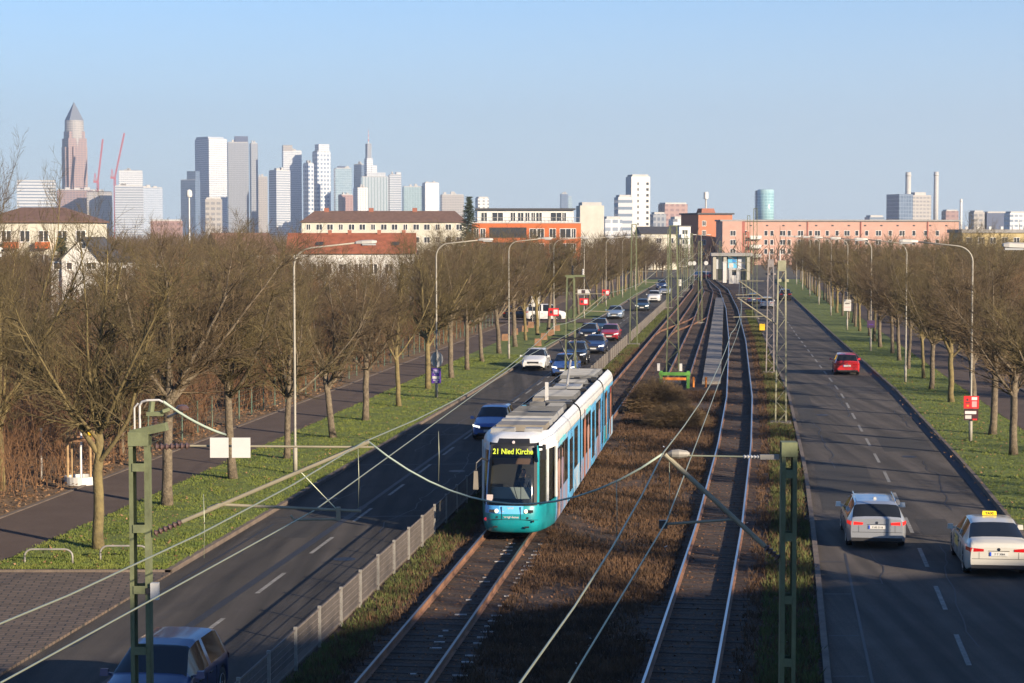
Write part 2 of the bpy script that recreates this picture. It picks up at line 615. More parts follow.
for (t0, d0_, d1_, right) in ((-1.4, 52, 64, 1), (1.7, 66, 80, 1), (-1.9, 78, 96, 1), (.4, 44, 58, 1), (-.3, 100, 128, 1), (2.2, 92, 118, 1), (-14.6, 56, 72, 0), (-11.3, 61, 83, 0), (-14.0, 84, 104, 0), (-11.0, 95, 125, 0)):
    dd, tt = d0_, t0
    while dd < d1_:
        nt2, nd = tt + random.gauss(0, .10), dd + random.uniform(.5, 1.1)
        f = (lambda q, e: (RC(e) + q)) if right else (lambda q, e: q)
        ck.quad(R(f(tt - .018, dd), dd, .0052), R(f(tt + .018, dd), dd, .0052), R(f(nt2 + .018, nd), nd, .0052), R(f(nt2 - .018, nd), nd, .0052))
        if random.random() < .12:
            e_ = random.choice((-1, 1)) * random.uniform(.5, 1.3)
            ck.quad(R(f(tt, dd), dd, .0054), R(f(tt, dd), dd + .05, .0054), R(f(tt + e_, dd), dd + .35, .0054), R(f(tt + e_, dd), dd + .31, .0054))
        tt, dd = nt2, nd
tag(ck.build('road_crack', M_tar), kind='structure')
tag(mk.build('manhole_cover', mat('cast_iron', (.03, .028, .028), .5, .5)), kind='structure')

# ------------------------------------------------------------------ railway tracks
M_rail = mat('rail_steel', (0.17, 0.085, 0.048), 0.75, 0.0, var=0.35, scale=2.5)
M_railtop = mat('rail_head', (0.22, 0.19, 0.17), 0.42, 0.8)
M_sleeper = mat('sleeper', (0.042, 0.027, 0.019), 0.9, var=0.4, scale=3, bump=0.4, bscale=15)
M_sleeper_c = mat('sleeper_end', (0.30, 0.28, 0.26), 0.85, var=0.4, scale=6)
def track(name, label, cf, d0, d1, zb=0.03, near=100, head=None):
    th = thing(name, label, 'tram track', R(cf(max(d0, 40)), max(d0, 40), 0), 0)
    org = Vector(th.location)
    ds = list(np.arange(d0, d1, 3.0)) + [d1]
    for s in (-1, 1):
        rows = []
        rowt = []
        for d in ds:
            e = 0.5
            sl = (cf(d + e) - cf(d - e)) / (2 * e) + SL
            c = Vector(R(cf(d), d, 0)) - org
            nrm = Vector((1, -sl, 0)).normalized()
            p = c + nrm * (s * 0.7175)
            rows.append([p + nrm * a + Vector((0, 0, b)) for a, b in
                         ((-.07, zb + .04), (-.012, zb + .06), (-.012, zb + .155), (-.035, zb + .165), (-.035, zb + .20),
                          (.035, zb + .20), (.035, zb + .165), (.012, zb + .155), (.012, zb + .06), (.07, zb + .04))])
            rowt.append([p + nrm * a + Vector((0, 0, zb + .203)) for a in (.028, -.028)])
        r = MB().grid([list(reversed(x)) for x in rows]).build('rail', M_rail, th)
        MB().grid(rowt).build('rail_head', head or M_railtop, r)
    me = MB()
    me.box(-1.25, 1.25, -.12, .12, -.1, .014)
    sm = me.mesh('sleeper', M_sleeper)
    rest = MB()
    d = d0
    i = 0
    while d < d1:
        sl = (cf(d + .5) - cf(d - .5)) + SL
        c = Vector(R(cf(d), d, zb)) - org
        a = -math.atan(sl)
        if d >= 36 and i < near:
            o = bpy.data.objects.new('sleeper', sm)
            link(o, th)
            o.location = (c.x + random.uniform(-.03, .03), c.y, c.z - random.uniform(0, .012))
            o.rotation_euler.z = a + random.uniform(-.01, .01)
            i += 1
        else:
            ca, sa = math.cos(a), math.sin(a)
            n = len(rest.v)
            for z in (-.1, .014):
                for x, y in ((-1.25, -.12), (1.25, -.12), (1.25, .12), (-1.25, .12)):
                    rest.v.append((c.x + x * ca - y * sa, c.y + x * sa + y * ca, c.z + z))
            for q in ((4, 5, 6, 7), (0, 1, 5, 4), (1, 2, 6, 5), (2, 3, 7, 6), (3, 0, 4, 7)):
                rest.f.append(tuple(n + k for k in q))
        d += 0.65
    if cf is T1C:
        ends = MB()
        for k in range(34):
            dd = 37.2 + k * .65
            c = Vector(R(cf(dd), dd, 0)) - org
            if random.random() < .75:
                ends.box(c.x + 1.02, c.x + 1.02 + random.uniform(.12, .36), c.y - .07 - .12, c.y + .03 - .12, zb, zb + .02)
            if random.random() < .45:
                ends.box(c.x + .12, c.x + .12 + random.uniform(.1, .34), c.y - .05, c.y + .04, zb, zb + .02)
        ends.build('sleeper_ends', M_sleeper_c, th)['kind'] = 'stuff'
    rest.build('sleepers', M_sleeper, th)['kind'] = 'stuff'
    return th
track('tram_track', 'tram track on the left, the one the turquoise tram runs on', T1C, 14, 400)
track('tram_track', 'short middle tram track ending at the green buffer stop', T2C, 118.5, 398)
track('tram_track', 'empty curving tram track on the right, beside the right-hand road', T3C, 14, 400, head=mat('rail_head_bright', (0.42, 0.42, 0.44), 0.3, 0.9))
def cross(d):
    return float(np.interp(d, [178, 186, 198, 212, 220], [-7.1, -6.85, -5.7, -4.6, -4.25]))
def cross2(d):
    return float(np.interp(d, [290, 300, 330, 350], [-1.9, -2.4, -5.6, -6.3]))
for nm, cf, a, b, lb in (('track_crossover', cross, 179, 219, 'curved crossover rails joining the left and middle tram tracks'),
                     ('track_crossover', cross2, 291, 350, 'far crossover rails merging the right tram track leftwards')):
    th = thing(nm, lb, 'tram track', R(cf(a), a, 0))
    org = Vector(th.location)
    for s in (-1, 1):
        rows = []
        for d in np.arange(a, b + .1, 1.5):
            sl = (cf(d + .5) - cf(d - .5)) + SL
            nrm = Vector((1, -sl, 0)).normalized()
            p = Vector(R(cf(d), d, 0)) - org + nrm * s * .7175
            rows.append([p + nrm * e + Vector((0, 0, h)) for e, h in ((.035, .07), (.035, .225), (-.035, .225), (-.035, .07))])
        MB().grid(rows).build('rail', M_rail, th)

# walkway of slabs between the middle and right track
wk = MB()
d = 121.5
while d < 281:
    sh = interp(d, [(122, 0), (279, -1.15)])
    L = 2.4
    a, b = R(-2.35 + sh, d, 0), R(-1.2 + sh, d, 0)
    c, e = R(-1.2 + sh, d + L - .06, 0), R(-2.35 + sh, d + L - .06, 0)
    n = len(wk.v)
    zz = .20 + random.uniform(0, .012)
    for z in (.0, zz):
        wk.v += [(p[0], p[1], z) for p in (a, b, c, e)]
    for q in ((4, 5, 6, 7), (0, 1, 5, 4), (1, 2, 6, 5), (2, 3, 7, 6), (3, 0, 4, 7)):
        wk.f.append(tuple(n + k for k in q))
    d += L
tag(wk.build('walkway', M_slab), kind='structure')

# ------------------------------------------------------------------ bare trees
M_bark = mat('bark', (0.07, 0.054, 0.038), 0.9, col2=(0.175, 0.138, 0.09), scale=5, bump=0.8, bscale=18, fine=(30, 0.25))
M_barklich = mat('bark_lichen', (0.085, 0.066, 0.032), 0.9, col2=(0.2, 0.155, 0.062), scale=3, bump=0.5, bscale=18)
M_twig = mat('twigs', (0.05, 0.038, 0.016), 0.85, col2=(0.135, 0.102, 0.04), scale=1.2)
M_twig_b = mat('twigs_brown', (0.05, 0.034, 0.018), 0.85, col2=(0.125, 0.085, 0.042), scale=1.2)
M_twig_r = mat('twigs_red', (0.1, 0.05, 0.024), 0.85, col2=(0.2, 0.105, 0.048), scale=0.5)

def rot_dir(d, ang, az):
    u = d.orthogonal().normalized()
    w = d.cross(u)
    s = u * math.cos(az) + w * math.sin(az)
    return (d * math.cos(ang) + s * math.sin(ang)).normalized()

def make_tree(seed, H=10.0, trunk_h=3.2, spread=3.6, limbs=7, r0=0.16, dens=1.0, twigmat=None, tmat=None, raw=False):
    """trunk mesh (trunk + limbs) and crown mesh (branches and twigs)"""
    rnd = random.Random(seed)
    tp0, tp1, tr0, tr1 = [], [], [], []
    cp0, cp1, cr0, cr1 = [], [], [], []
    def add(L, a, b, ra, rb):
        L[0].append(tuple(a)); L[1].append(tuple(b)); L[2].append(ra); L[3].append(rb)
    T = (tp0, tp1, tr0, tr1)
    Cw = (cp0, cp1, cr0, cr1)
    # trunk with a slight sweep
    tb = MB()
    p = Vector((0, 0, -0.1))
    lean = Vector((rnd.uniform(-.05, .05), rnd.uniform(-.05, .05), 1)).normalized()
    pts, rs = [], []
    n = 7
    for i in range(n):
        f = i / (n - 1)
        pts.append(p + lean * (trunk_h + .5) * f + Vector((rnd.uniform(-.03, .03), rnd.uniform(-.03, .03), 0)))
        rs.append(r0 * (1.25 if i == 0 else 1.0 - .22 * f))
    tb.tube(pts, rs, 10)
    top = pts[-1]
    def twigs(p, d, L, r, lev):
        """a branch with side twigs, recursive"""
        segs = 3 if lev <= 2 else 2
        cur, dd = p.copy(), d.copy()
        for s in range(segs):
            dd = (dd + Vector((rnd.gauss(0, .13), rnd.gauss(0, .13), rnd.gauss(.07, .08)))).normalized()
            nx = cur + dd * (L / segs)
            ra = max(.0042, r * (1 - .75 * s / segs))
            rb = max(.0028, r * (1 - .75 * (s + 1) / segs))
            add(Cw, cur, nx, ra, rb)
            if lev < 4:
                k = {1: 3.2, 2: 2.9, 3: 2.3}[lev] * dens
                k = int(k) + (1 if rnd.random() < k % 1 else 0)
                for _ in range(k):
                    q = cur.lerp(nx, rnd.uniform(.15, 1))
                    nd = rot_dir(dd, rnd.uniform(.45, 1.05), rnd.uniform(0, 2 * PI))
                    nd = (nd + Vector((0, 0, .18))).normalized()
                    f = rnd.uniform(.42, .72) * (1 - .25 * s / segs)
                    twigs(q, nd, max(.22, L * f), max(.0045, ra * .5), lev + 1)
            cur = nx
    for i in range(limbs):
        az = 2 * PI * i / limbs + rnd.uniform(-.35, .35)
        lead = (i == 0)
        ang = .08 if lead else rnd.uniform(.25, .95)
        d = Vector((math.sin(ang) * math.cos(az), math.sin(ang) * math.sin(az), math.cos(ang)))
        start = top.lerp(pts[-3], 0 if lead else rnd.random() * .9)
        hh = (H - start.z) * (1.0 if lead else rnd.uniform(.58, 1.0))
        L = hh / max(.35, math.cos(ang) * 1.0)
        L = min(L, hh * 1.0 + spread * .25)
        nseg = 6
        cur = start
        r = r0 * (.62 if lead else rnd.uniform(.38, .58))
        ps, rr = [cur], [r]
        for s in range(nseg):
            d = (d + Vector((rnd.gauss(0, .09), rnd.gauss(0, .09), .12 + rnd.gauss(0, .05)))).normalized()
            cur = cur + d * (L / nseg)
            rad = math.hypot(cur.x, cur.y)
            if rad > spread:
                cur.x *= spread / rad; cur.y *= spread / rad
            ps.append(cur); rr.append(max(.012, r * (1 - .85 * (s + 1) / nseg)))
        tb.tube(ps, rr, 6, cap=False)
        for s in range(nseg):
            a, b = ps[s], ps[s + 1]
            k = int((2 if s == 0 else 4) * dens + rnd.random())
            for _ in range(k):
                f = rnd.random()
                q = a.lerp(b, f)
                dd = (b - a).normalized()
                nd = rot_dir(dd, rnd.uniform(.5, 1.15), rnd.uniform(0, 2 * PI))
                nd = (nd + Vector((q.x, q.y, 0)).normalized() * .26 + Vector((0, 0, .16))).normalized()
                twigs(q, nd, rnd.uniform(1.0, 2.1) * (1 - .45 * s / nseg) * spread / 3.6, rr[s] * .45 + .006, 2)
        twigs(ps[-1], (ps[-1] - ps[-2]).normalized(), 1.1, rr[-1], 2)
    f = H / max(q[2] for q in cp1)
    fz = lambda L: [(q[0], q[1], q[2] * f) for q in L]
    tb.v, cp0, cp1 = fz(tb.v), fz(cp0), fz(cp1)
    if raw:
        return tb, (np.array(cp0), np.array(cp1), np.array(cr0), np.array(cr1))
    tm = tb.mesh('trunk', tmat or M_bark, True)
    cm = seg_mesh('crown', cp0, cp1, cr0, cr1, twigmat or M_twig)
    return tm, cm

TREES = [make_tree(10 + i, H=9.7, trunk_h=[3.4, 4.2, 3.7, 4.1, 3.8, 3.6, 4.3][i], spread=[3.7, 4.1, 3.5, 4.0, 3.3, 4.3, 3.6][i],
                   dens=[.90, .94, .84, .92, .88, .82, .94][i], limbs=[8, 7, 9, 8, 7, 9, 8][i], r0=[.16, .18, .15, .17, .14, .17, .16][i],
                   twigmat=M_twig if i % 2 == 0 else M_twig_b, tmat=M_barklich if i in (0, 4) else M_bark) for i in range(7)]
WILD = [make_tree(50 + i, H=[9.6, 8.2, 10.2][i], trunk_h=[1.6, 1.2, 2.4][i], spread=[4.2, 3.6, 4.4][i], limbs=[7, 8, 8][i],
                  r0=[.13, .11, .16][i], dens=.9, tmat=M_barklich if i == 2 else M_bark, twigmat=[M_twig_b, M_twig_r, M_twig][i]) for i in range(3)]
TREE_N = [len(t[1].polygons) for t in TREES + WILD]
print('tree faces', TREE_N)

def put_tree(kind, t, d, label, group, sc=1.0, z=0.1, name='bare_tree', cat='tree', xyz=None):
    tm, cm = kind
    o = thing(name, label, cat, xyz or R(t, d, z), random.uniform(0, 2 * PI), group)
    o.scale = (sc * random.uniform(.88, 1.1), sc * random.uniform(.88, 1.1), sc)
    o.rotation_euler[0] = random.uniform(-.05, .05)
    o.rotation_euler[1] = random.uniform(-.05, .05)
    link(bpy.data.objects.new('trunk', tm), o)
    link(bpy.data.objects.new('crown', cm), o)
    return o

# left verge row (measured spots), then on towards the junction
LEFT_ROW = [(57.1, -18.9), (66.4, -19.6), (73.6, -19.2), (80.2, -18.7), (88.6, -18.5), (97, -18.65), (105, -18.4), (116.8, -18.7),
            (125.5, -18.6), (132.8, -18.6), (142, -18.8), (151.5, -18.7), (161, -18.6), (170, -18.7), (179, -18.6), (188, -18.5), (197, -18.7)]
d = 217.0
while d < 385:
    LEFT_ROW.append((d, -18.6 + random.uniform(-.2, .2)))
    d += 8.6
LH = {0: 10.3, 1: 10.2, 2: 10.4, 3: 9.2, 4: 8.8, 5: 8.9, 6: 9.3, 7: 9.9, 8: 10.1, 9: 9.7, 10: 10.0}
LLAB = {0: 'nearest bare tree on the left verge, lichen-yellow trunk beside the steel hoops',
        1: 'bare verge tree whose trunk stands just right of the near green catenary mast',
        2: 'bare verge tree whose trunk rises behind the two white boards',
        3: 'bare verge tree just left behind the nearest left street lamp post',
        4: 'bare verge tree first to the right of the nearest left street lamp',
        5: 'bare verge tree standing at the far tip of the tram shadow',
        6: 'bare verge tree one place before the lamp post with the purple poster',
        7: 'bare verge tree just left of the lamp post with the purple poster',
        8: 'bare verge tree next behind the purple poster lamp post',
        9: 'bare verge tree second behind the purple poster lamp post'}
for i, (d, t) in enumerate(LEFT_ROW):
    lb = LLAB.get(i)
    if lb is None:
        lb = 'bare verge tree between the grey-posted second lamp and the white van, left row' if d < 200 else 'far bare verge tree of the left row beyond the white van'
    hgt = LH.get(i) or random.uniform(9.1, 10.3)
    put_tree(TREES[(i * 3) % 7] if i else TREES[0], t, d, lb, 'trees on the left verge', hgt / 9.7)
RIGHT_ROW = [(18, 11.2), (27, 11.4), (36, 11.5), (45.5, 11.6), (54.5, 11.5), (63.5, 11.6), (72.5, 11.6), (81.5, 11.5), (89.6, 11.7), (98.5, 11.9), (107, 11.65), (116, 11.45), (124.7, 11.8)]
d = 133.5
while d < 385:
    RIGHT_ROW.append((d, 11.6 + random.uniform(-.25, .25)))
    d += 8.7
RLAB = {7: 'bare tree on the right verge near the picture edge, nearest visible trunk there',
        8: 'bare right verge tree second nearest, just right of the red election poster',
        9: 'bare right verge tree standing level with the lamp post with the red poster',
        10: 'thick-trunked bare right verge tree left of the red poster lamp',
        11: 'bare right verge tree two places behind the red poster lamp',
        12: 'slanting bare right verge tree three places behind the red poster lamp'}
for i, (d, t) in enumerate(RIGHT_ROW):
    lb = RLAB.get(i)
    if lb is None:
        lb = 'bare tree of the right verge row outside the picture, close to the viewer' if d < 80 else 'bare right verge tree farther along the row, beyond the red car'
    put_tree(TREES[(i * 2 + 1) % 7], t, d, lb, 'trees on the right verge', random.uniform(.84, 1.0), 0.18)
# wilder trees behind the left path
for i in range(46):
    d = 52 + i * 5.2 + random.uniform(-2, 2)
    t = -25.8 - random.random() ** 1.3 * 16
    if 199 < d < 216: continue
    if i == 3: continue
    q = 512 + FPX * (t + SL * d) / d
    put_tree(WILD[i % 3], t, d, 'wild bare tree in the thicket behind the left path', 'thicket trees on the left',
             random.uniform(.62, .8) if 30 < q < 122 else (random.uniform(.78, .88) if 290 < q < 420 else random.uniform(.96, 1.13)))
o = put_tree(WILD[2], -26.6, 70, 'tall open bare tree at the left picture edge reaching above the roofs', 'thicket trees on the left', 1.3)
o.scale = (.85, .85, 1.3)
o = put_tree(WILD[0], -27.2, 66, 'leaning tall bare tree cut by the left picture edge', 'thicket trees on the left', 1.25)
o.scale = (.7, .7, 1.38)
for i in range(52):
    d = 60 + i * 6.2 + random.uniform(-2, 2)
    t = 18.6 + random.random() ** 1.2 * 22
    put_tree(WILD[(i * 2) % 3], t, d, 'wild bare tree in the thicket behind the right path', 'thicket trees on the right', random.uniform(.7, .95), 0.18)
# belts of bare trees that read as one mass between the thickets and the houses: one wood on each side
RAW = [make_tree(80 + i, H=[9.2, 8.4, 10.0, 7.6][i], trunk_h=[2.0, 1.5, 2.8, 1.2][i], spread=[4.0, 3.8, 4.2, 3.4][i], limbs=6, r0=.13, dens=.62, raw=True) for i in range(4)]
def far_belt(name, parts, m, mt):
    P0, P1, R0, R1 = [], [], [], []
    for (n, pxa, pxb, da, db, tlo, thi, smin, smax, ok) in parts:
        k = tries = 0
        while k < n and tries < n * 30:
            tries += 1
            d = da + (db - da) * random.random()
            px = random.uniform(pxa, pxb)
            x = px2x(px, d)
            t = x - SL * d
            if tlo < t < thi: continue
            if ok and not ok(px, d): continue
            sc = random.uniform(smin, smax)
            tb, (a, b, ra, rb) = RAW[random.randrange(4)]
            an = random.uniform(0, 2 * PI)
            M = np.array([[math.cos(an), -math.sin(an), 0], [math.sin(an), math.cos(an), 0], [0, 0, 1]]) * sc
            off = np.array([x, d, 0])
            P0.append(a @ M.T + off); P1.append(b @ M.T + off)
            R0.append(ra * 1.5); R1.append(rb * 1.5)
            P0.append(off[None]); P1.append(off[None] + np.array([[0, 0, 3.2 * sc]]))
            R0.append(np.array([.17])); R1.append(np.array([.12]))
            k += 1
    me = seg_mesh(name, np.concatenate(P0), np.concatenate(P1), np.concatenate(R0), np.concatenate(R1), m)
    tag(link(bpy.data.objects.new(name, me)), kind='stuff')
far_belt('woods', [(46, -25, 125, 100, 185, -36, 900, .60, .73, None), (9, -25, 52, 150, 235, -36, 900, .85, 1.0, None), (110, -30, 640, 140, 250, -36, 900, .8, 1.04, lambda px, d: not (300 < px < 410 and d > 190) and not (36 < px < 112)),
                   (26, 120, 290, 120, 230, -36, 900, 1.0, 1.12, None), (80, -30, 660, 200, 430, -32, 900, .75, 1.03, lambda px, d: not (295 < px < 600) and not (30 < px < 115 and d < 220)),
                   (45, 420, 660, 240, 400, -32, 900, .75, 1.0, None), (26, 636, 690, 425, 515, 0, 0, .7, 1.0, None), (16, 738, 800, 440, 560, 0, 0, .45, .7, None)], M_twig_b, None)
far_belt('woods', [(90, 800, 1080, 190, 480, -900, 30, .75, 1.08, None), (14, 870, 990, 230, 330, -900, 34, 1.1, 1.35, None)], M_twig, None)

# ------------------------------------------------------------------ undergrowth, dry weeds, grass blades, leaves
def stems(name, spots, hmin, hmax, n, m, r=.009, spread=.5, sub=4, z=0.1):
    """thin bare stems growing in clumps: one mesh"""
    P0, P1, R0, R1 = [], [], [], []
    for (x, y, sc) in spots:
        for _ in range(n):
            h = random.uniform(hmin, hmax) * sc
            a = random.uniform(0, 2 * PI)
            le = random.uniform(.05, spread)
            d = Vector((math.cos(a) * le, math.sin(a) * le, 1)).normalized()
            b = Vector((x + random.gauss(0, .45) * sc, y + random.gauss(0, .45) * sc, z))
            p = b
            for s in range(3):
                d = (d + Vector((random.gauss(0, .14), random.gauss(0, .14), 0))).normalized()
                q = p + d * h / 3
                P0.append(p[:]); P1.append(q[:]); R0.append(r * (1.2 - .35 * s)); R1.append(r * (.85 - .3 * s))
                for _k in range(sub if s else 1):
                    u = p.lerp(q, random.random())
                    dd = rot_dir(d, random.uniform(.4, 1.0), random.uniform(0, 2 * PI))
                    e = u + dd * h * random.uniform(.12, .32)
                    P0.append(u[:]); P1.append(e[:]); R0.append(r * .6); R1.append(r * .35)
                p = q
    me = seg_mesh(name, P0, P1, R0, R1, m)
    return tag(link(bpy.data.objects.new(name, me)), kind='stuff')
sp = []
for i in range(600):
    d = 48 + 165 * random.random() ** 1.3
    t = -25.5 - random.random() ** 1.4 * 11
    if 198 < d < 216: continue
    p = R(t, d)
    sp.append((p[0], p[1], random.uniform(.7, 1.25)))
stems('undergrowth', sp, 1.5, 3.9, 9, M_twig_r, r=.012, spread=.45, sub=4)
sp = []
for i in range(300):
    d = 60 + 200 * random.random() ** 1.3
    t = 18.6 + random.random() ** 1.2 * 12
    p = R(t, d)
    sp.append((p[0], p[1], random.uniform(.7, 1.2)))
stems('undergrowth', sp, 1.2, 2.8, 9, M_twig_b, r=.012, spread=.45, sub=4, z=.18)

def blades(name, n, tl, tr, d0, d1, z, h, w, m, pw=1.6, clump=5, ok=None, flop=.5):
    d = d0 + (d1 - d0) * RNG.random(n) ** pw
    u = RNG.random(n)
    a = np.array([tl(x) if callable(tl) else tl for x in d])
    b = np.array([tr(x) if callable(tr) else tr for x in d])
    t = a + (b - a) * u
    keep = np.ones(n, bool)
    if ok is not None:
        keep = np.array([ok(tt, dd) for tt, dd in zip(t, d)])
    t, d = t[keep], d[keep]
    t = np.repeat(t, clump) + RNG.normal(0, .05, len(t) * clump)
    d = np.repeat(d, clump) + RNG.normal(0, .05, len(d) * clump)
    N = len(t)
    x = t + SL * d
    an = RNG.random(N) * 2 * PI
    hh = h * (.5 + RNG.random(N))
    dirx, diry = np.cos(an), np.sin(an)
    fl = hh * flop * RNG.random(N)
    an2 = RNG.random(N) * 2 * PI
    V = np.zeros((N, 3, 3))
    V[:, 0] = np.stack([x - dirx * w / 2, d - diry * w / 2, np.full(N, z)], 1)
    V[:, 1] = np.stack([x + dirx * w / 2, d + diry * w / 2, np.full(N, z)], 1)
    V[:, 2] = np.stack([x + np.cos(an2) * fl, d + np.sin(an2) * fl, z + hh], 1)
    F = np.arange(N * 3).reshape(-1, 3)
    return tag(link(bpy.data.objects.new(name, np_mesh(name, V.reshape(-1, 3), F, m))), kind='stuff')
M_blade = mat('grass_blade', (0.06, 0.095, 0.01), 0.8, col2=(0.14, 0.155, 0.024), scale=0.9)
M_dry = mat('dry_weed', (0.03, 0.017, 0.009), 0.9, col2=(0.12, 0.064, 0.03), scale=0.8)
M_leaf = mat('fallen_leaf', (0.17, 0.085, 0.035), 0.8, col2=(0.30, 0.17, 0.08), scale=7)
M_moss = mat('moss_weed', (0.045, 0.06, 0.012), 0.9, col2=(0.10, 0.11, 0.03), scale=0.8)
blades('grass', 20000, -20.9, LK - .15, 53.7, 150, .115, .055, .03, M_blade)
blades('grass', 12000, lambda d: RC(d) + 3.45, 13.4, 45, 170, .15, .055, .03, M_blade)
def between(t, d):
    if math.sin(t * 1.7 + math.sin(d * .31) * 2) + math.sin(d * .53 + t * .6) + random.uniform(-.9, .9) < -1.0: return False
    return abs(t - T3C(d)) > 1.0 and abs(t - T1C(d)) > 1.0 and not (d > 116 and -6 < t < 1.5)
blades('dry_weeds', 22000, -5.9, lambda d: T3C(d) - 1.0, 36, 119, .03, .13, .03, M_dry, pw=1.3, ok=between, flop=.9)
blades('dry_weeds', 5000, lambda d: T3C(d) + 1.1, lambda d: RC(d) - 3.3, 36, 200, .03, .16, .03, M_dry, pw=1.3, flop=.9)
blades('weeds', 6000, lambda d: T3C(d) + 1.6, lambda d: RC(d) - 3.3, 40, 240, .03, .16, .04, M_moss, pw=1.3, flop=.9)
blades('weeds', 7000, -9.4, -8.5, 36, 240, .03, .12, .035, M_moss, pw=1.5, flop=.9)
blades('dry_weeds', 3500, -9.2, -8.2, 36, 160, .03, .14, .03, M_dry, pw=1.5, flop=.9)
def leaves(name, n, tl, tr, d0, d1, z, s, m, pw=1.4):
    d = d0 + (d1 - d0) * RNG.random(n) ** pw
    a = np.array([tl(x) if callable(tl) else tl for x in d])
    b = np.array([tr(x) if callable(tr) else tr for x in d])
    t = a + (b - a) * RNG.random(n)
    c = np.stack([t + SL * d, d, np.full(n, z) + RNG.random(n) * .04], 1)
    u = RNG.normal(size=(n, 3)); u[:, 2] *= .5
    u /= np.linalg.norm(u, axis=1, keepdims=True)
    w = np.cross(u, RNG.normal(size=(n, 3)) * .4 + np.array([[0, 0, 1.0]]))
    w /= np.linalg.norm(w, axis=1, keepdims=True)
    sz = s * (.6 + .8 * RNG.random(n))[:, None]
    V = np.stack([c - u * sz, c + w * sz * .6, c + u * sz, c - w * sz * .6], 1)
    V[:, :, 2] = np.maximum(V[:, :, 2], z + .004)
    return tag(link(bpy.data.objects.new(name, np_mesh(name, V.reshape(-1, 3), np.arange(n * 4).reshape(-1, 4), m))), kind='stuff')
leaves('fallen_leaves', 14000, -34, -24.3, 50, 120, .16, .07, M_leaf)
leaves('fallen_leaves', 5000, 17, 24, 70, 150, .24, .07, M_leaf)
leaves('fallen_leaves', 700, -20.9, -15.9, 53.7, 120, .15, .05, M_leaf)
leaves('fallen_leaves', 900, 8.6, 13.3, 55, 130, .18, .05, M_leaf)
leaves('fallen_leaves', 15000, -9.0, 1.7, 36, 150, .035, .04, mat('fallen_leaf_brown', (.10, .045, .018), .85, col2=(.19, .09, .04), scale=7))
M_litter = mat('paper_litter', (0.6, 0.6, 0.6), 0.8)
leaves('litter', 26, -3.6, 1.7, 38, 90, .07, .05, M_litter)

# two rounded dry bushes between the tracks
M_bush = mat('bush_twigs', (0.1, 0.064, 0.03), 0.9, col2=(0.21, 0.14, 0.066), scale=2)
def bush(label, px, d, r, h):
    P0, P1, R0, R1 = [], [], [], []
    for _ in range(3600):
        a = random.uniform(0, 2 * PI)
        el = math.asin(random.uniform(.02, 1))
        L = random.uniform(.55, 1.0)
        tip = Vector((math.cos(a) * math.cos(el) * r * L, math.sin(a) * math.cos(el) * r * L, math.sin(el) * h * L))
        b = Vector((random.gauss(0, r * .22), random.gauss(0, r * .22), 0))
        mid = b.lerp(tip, .5) + Vector((0, 0, .16 * h))
        P0 += [b[:], mid[:]]; P1 += [mid[:], tip[:]]
        R0 += [.008, .007]; R1 += [.007, .004]
        for _k in range(2):
            e = tip.lerp(mid, random.random() * .6)
            f = e + Vector((random.gauss(0, .13), random.gauss(0, .13), random.uniform(0, .16)))
            P0.append(e[:]); P1.append(f[:]); R0.append(.006); R1.append(.004)
    o = link(bpy.data.objects.new('bush', seg_mesh('bush', P0, P1, R0, R1, M_bush)))
    o.location = (px2x(px, d), d, .02)
    return tag(o, label, 'bush')
bush('larger round dry brown bush in front of the green buffer stop', 657, 102, 2.1, 2.0)
bush('lower dark dry bush beside the right tram track, nearer than the round one', 676, 95, 1.9, 1.2)

# ------------------------------------------------------------------ railing, lamps, signs, masts, wires
M_galv = mat('galvanised', (0.24, 0.225, 0.20), 0.6, 0.2, var=0.2, scale=3)
M_mesh = mat('railing_mesh', (0.13, 0.11, 0.095), 0.7, 0.1, var=0.2, scale=2)
M_lampgrey = mat('lamp_paint', (0.27, 0.25, 0.205), 0.6, 0.0, var=0.15, scale=2)
M_lamphead = mat('lamp_head', (0.42, 0.40, 0.36), 0.5, 0.0, var=0.1, scale=3)
M_lampglass = mat('lamp_glass', (0.35, 0.36, 0.37), 0.15)
M_mast = mat('mast_green', (0.115, 0.13, 0.066), 0.7, 0.1, var=0.3, scale=2.5, bump=0.15, bscale=12)
M_mast_b = mat('mast_pale', (0.2720, 0.2640, 0.1760), 0.7, 0.1, var=0.3, scale=2.5)
M_mast_c = mat('mast_grey', (0.2210, 0.1955, 0.1870), 0.7, 0.1, var=0.3, scale=2.5)
M_insul = mat('insulator', (0.075, 0.045, 0.04), 0.35)
M_insul_g = mat('insulator_grey', (0.45, 0.44, 0.42), 0.35)
M_white = mat('white_board', (0.4750, 0.4655, 0.4465), 0.6, var=0.06, scale=2)
M_tube = mat('bracket_tube', (0.24, 0.215, 0.15), 0.6, 0.1, var=0.15, scale=3)
M_wire = mat('wire', (0.34, 0.36, 0.26), 0.45, 0.6)
M_cable = mat('cable', (0.30, 0.36, 0.30), 0.6)
M_black = mat('black_rubber', (0.015, 0.015, 0.016), 0.5)
M_dark = mat('dark_metal', (0.03, 0.03, 0.032), 0.45, 0.3)
M_red = mat('sign_red', (0.55, 0.02, 0.025), 0.5)
M_purple = mat('sign_purple', (0.09, 0.035, 0.28), 0.5)
M_signback = mat('sign_back', (0.38, 0.38, 0.38), 0.5, 0.5)
M_yellow = mat('yellow_paint', (0.75, 0.45, 0.02), 0.5)
M_orange = mat('orange_paint', (0.72, 0.22, 0.03), 0.6)
M_wood = mat('timber', (0.30, 0.20, 0.10), 0.8, var=0.3, scale=4)
M_brown = mat('brown_wood', (0.20, 0.11, 0.06), 0.85, var=0.3, scale=4)

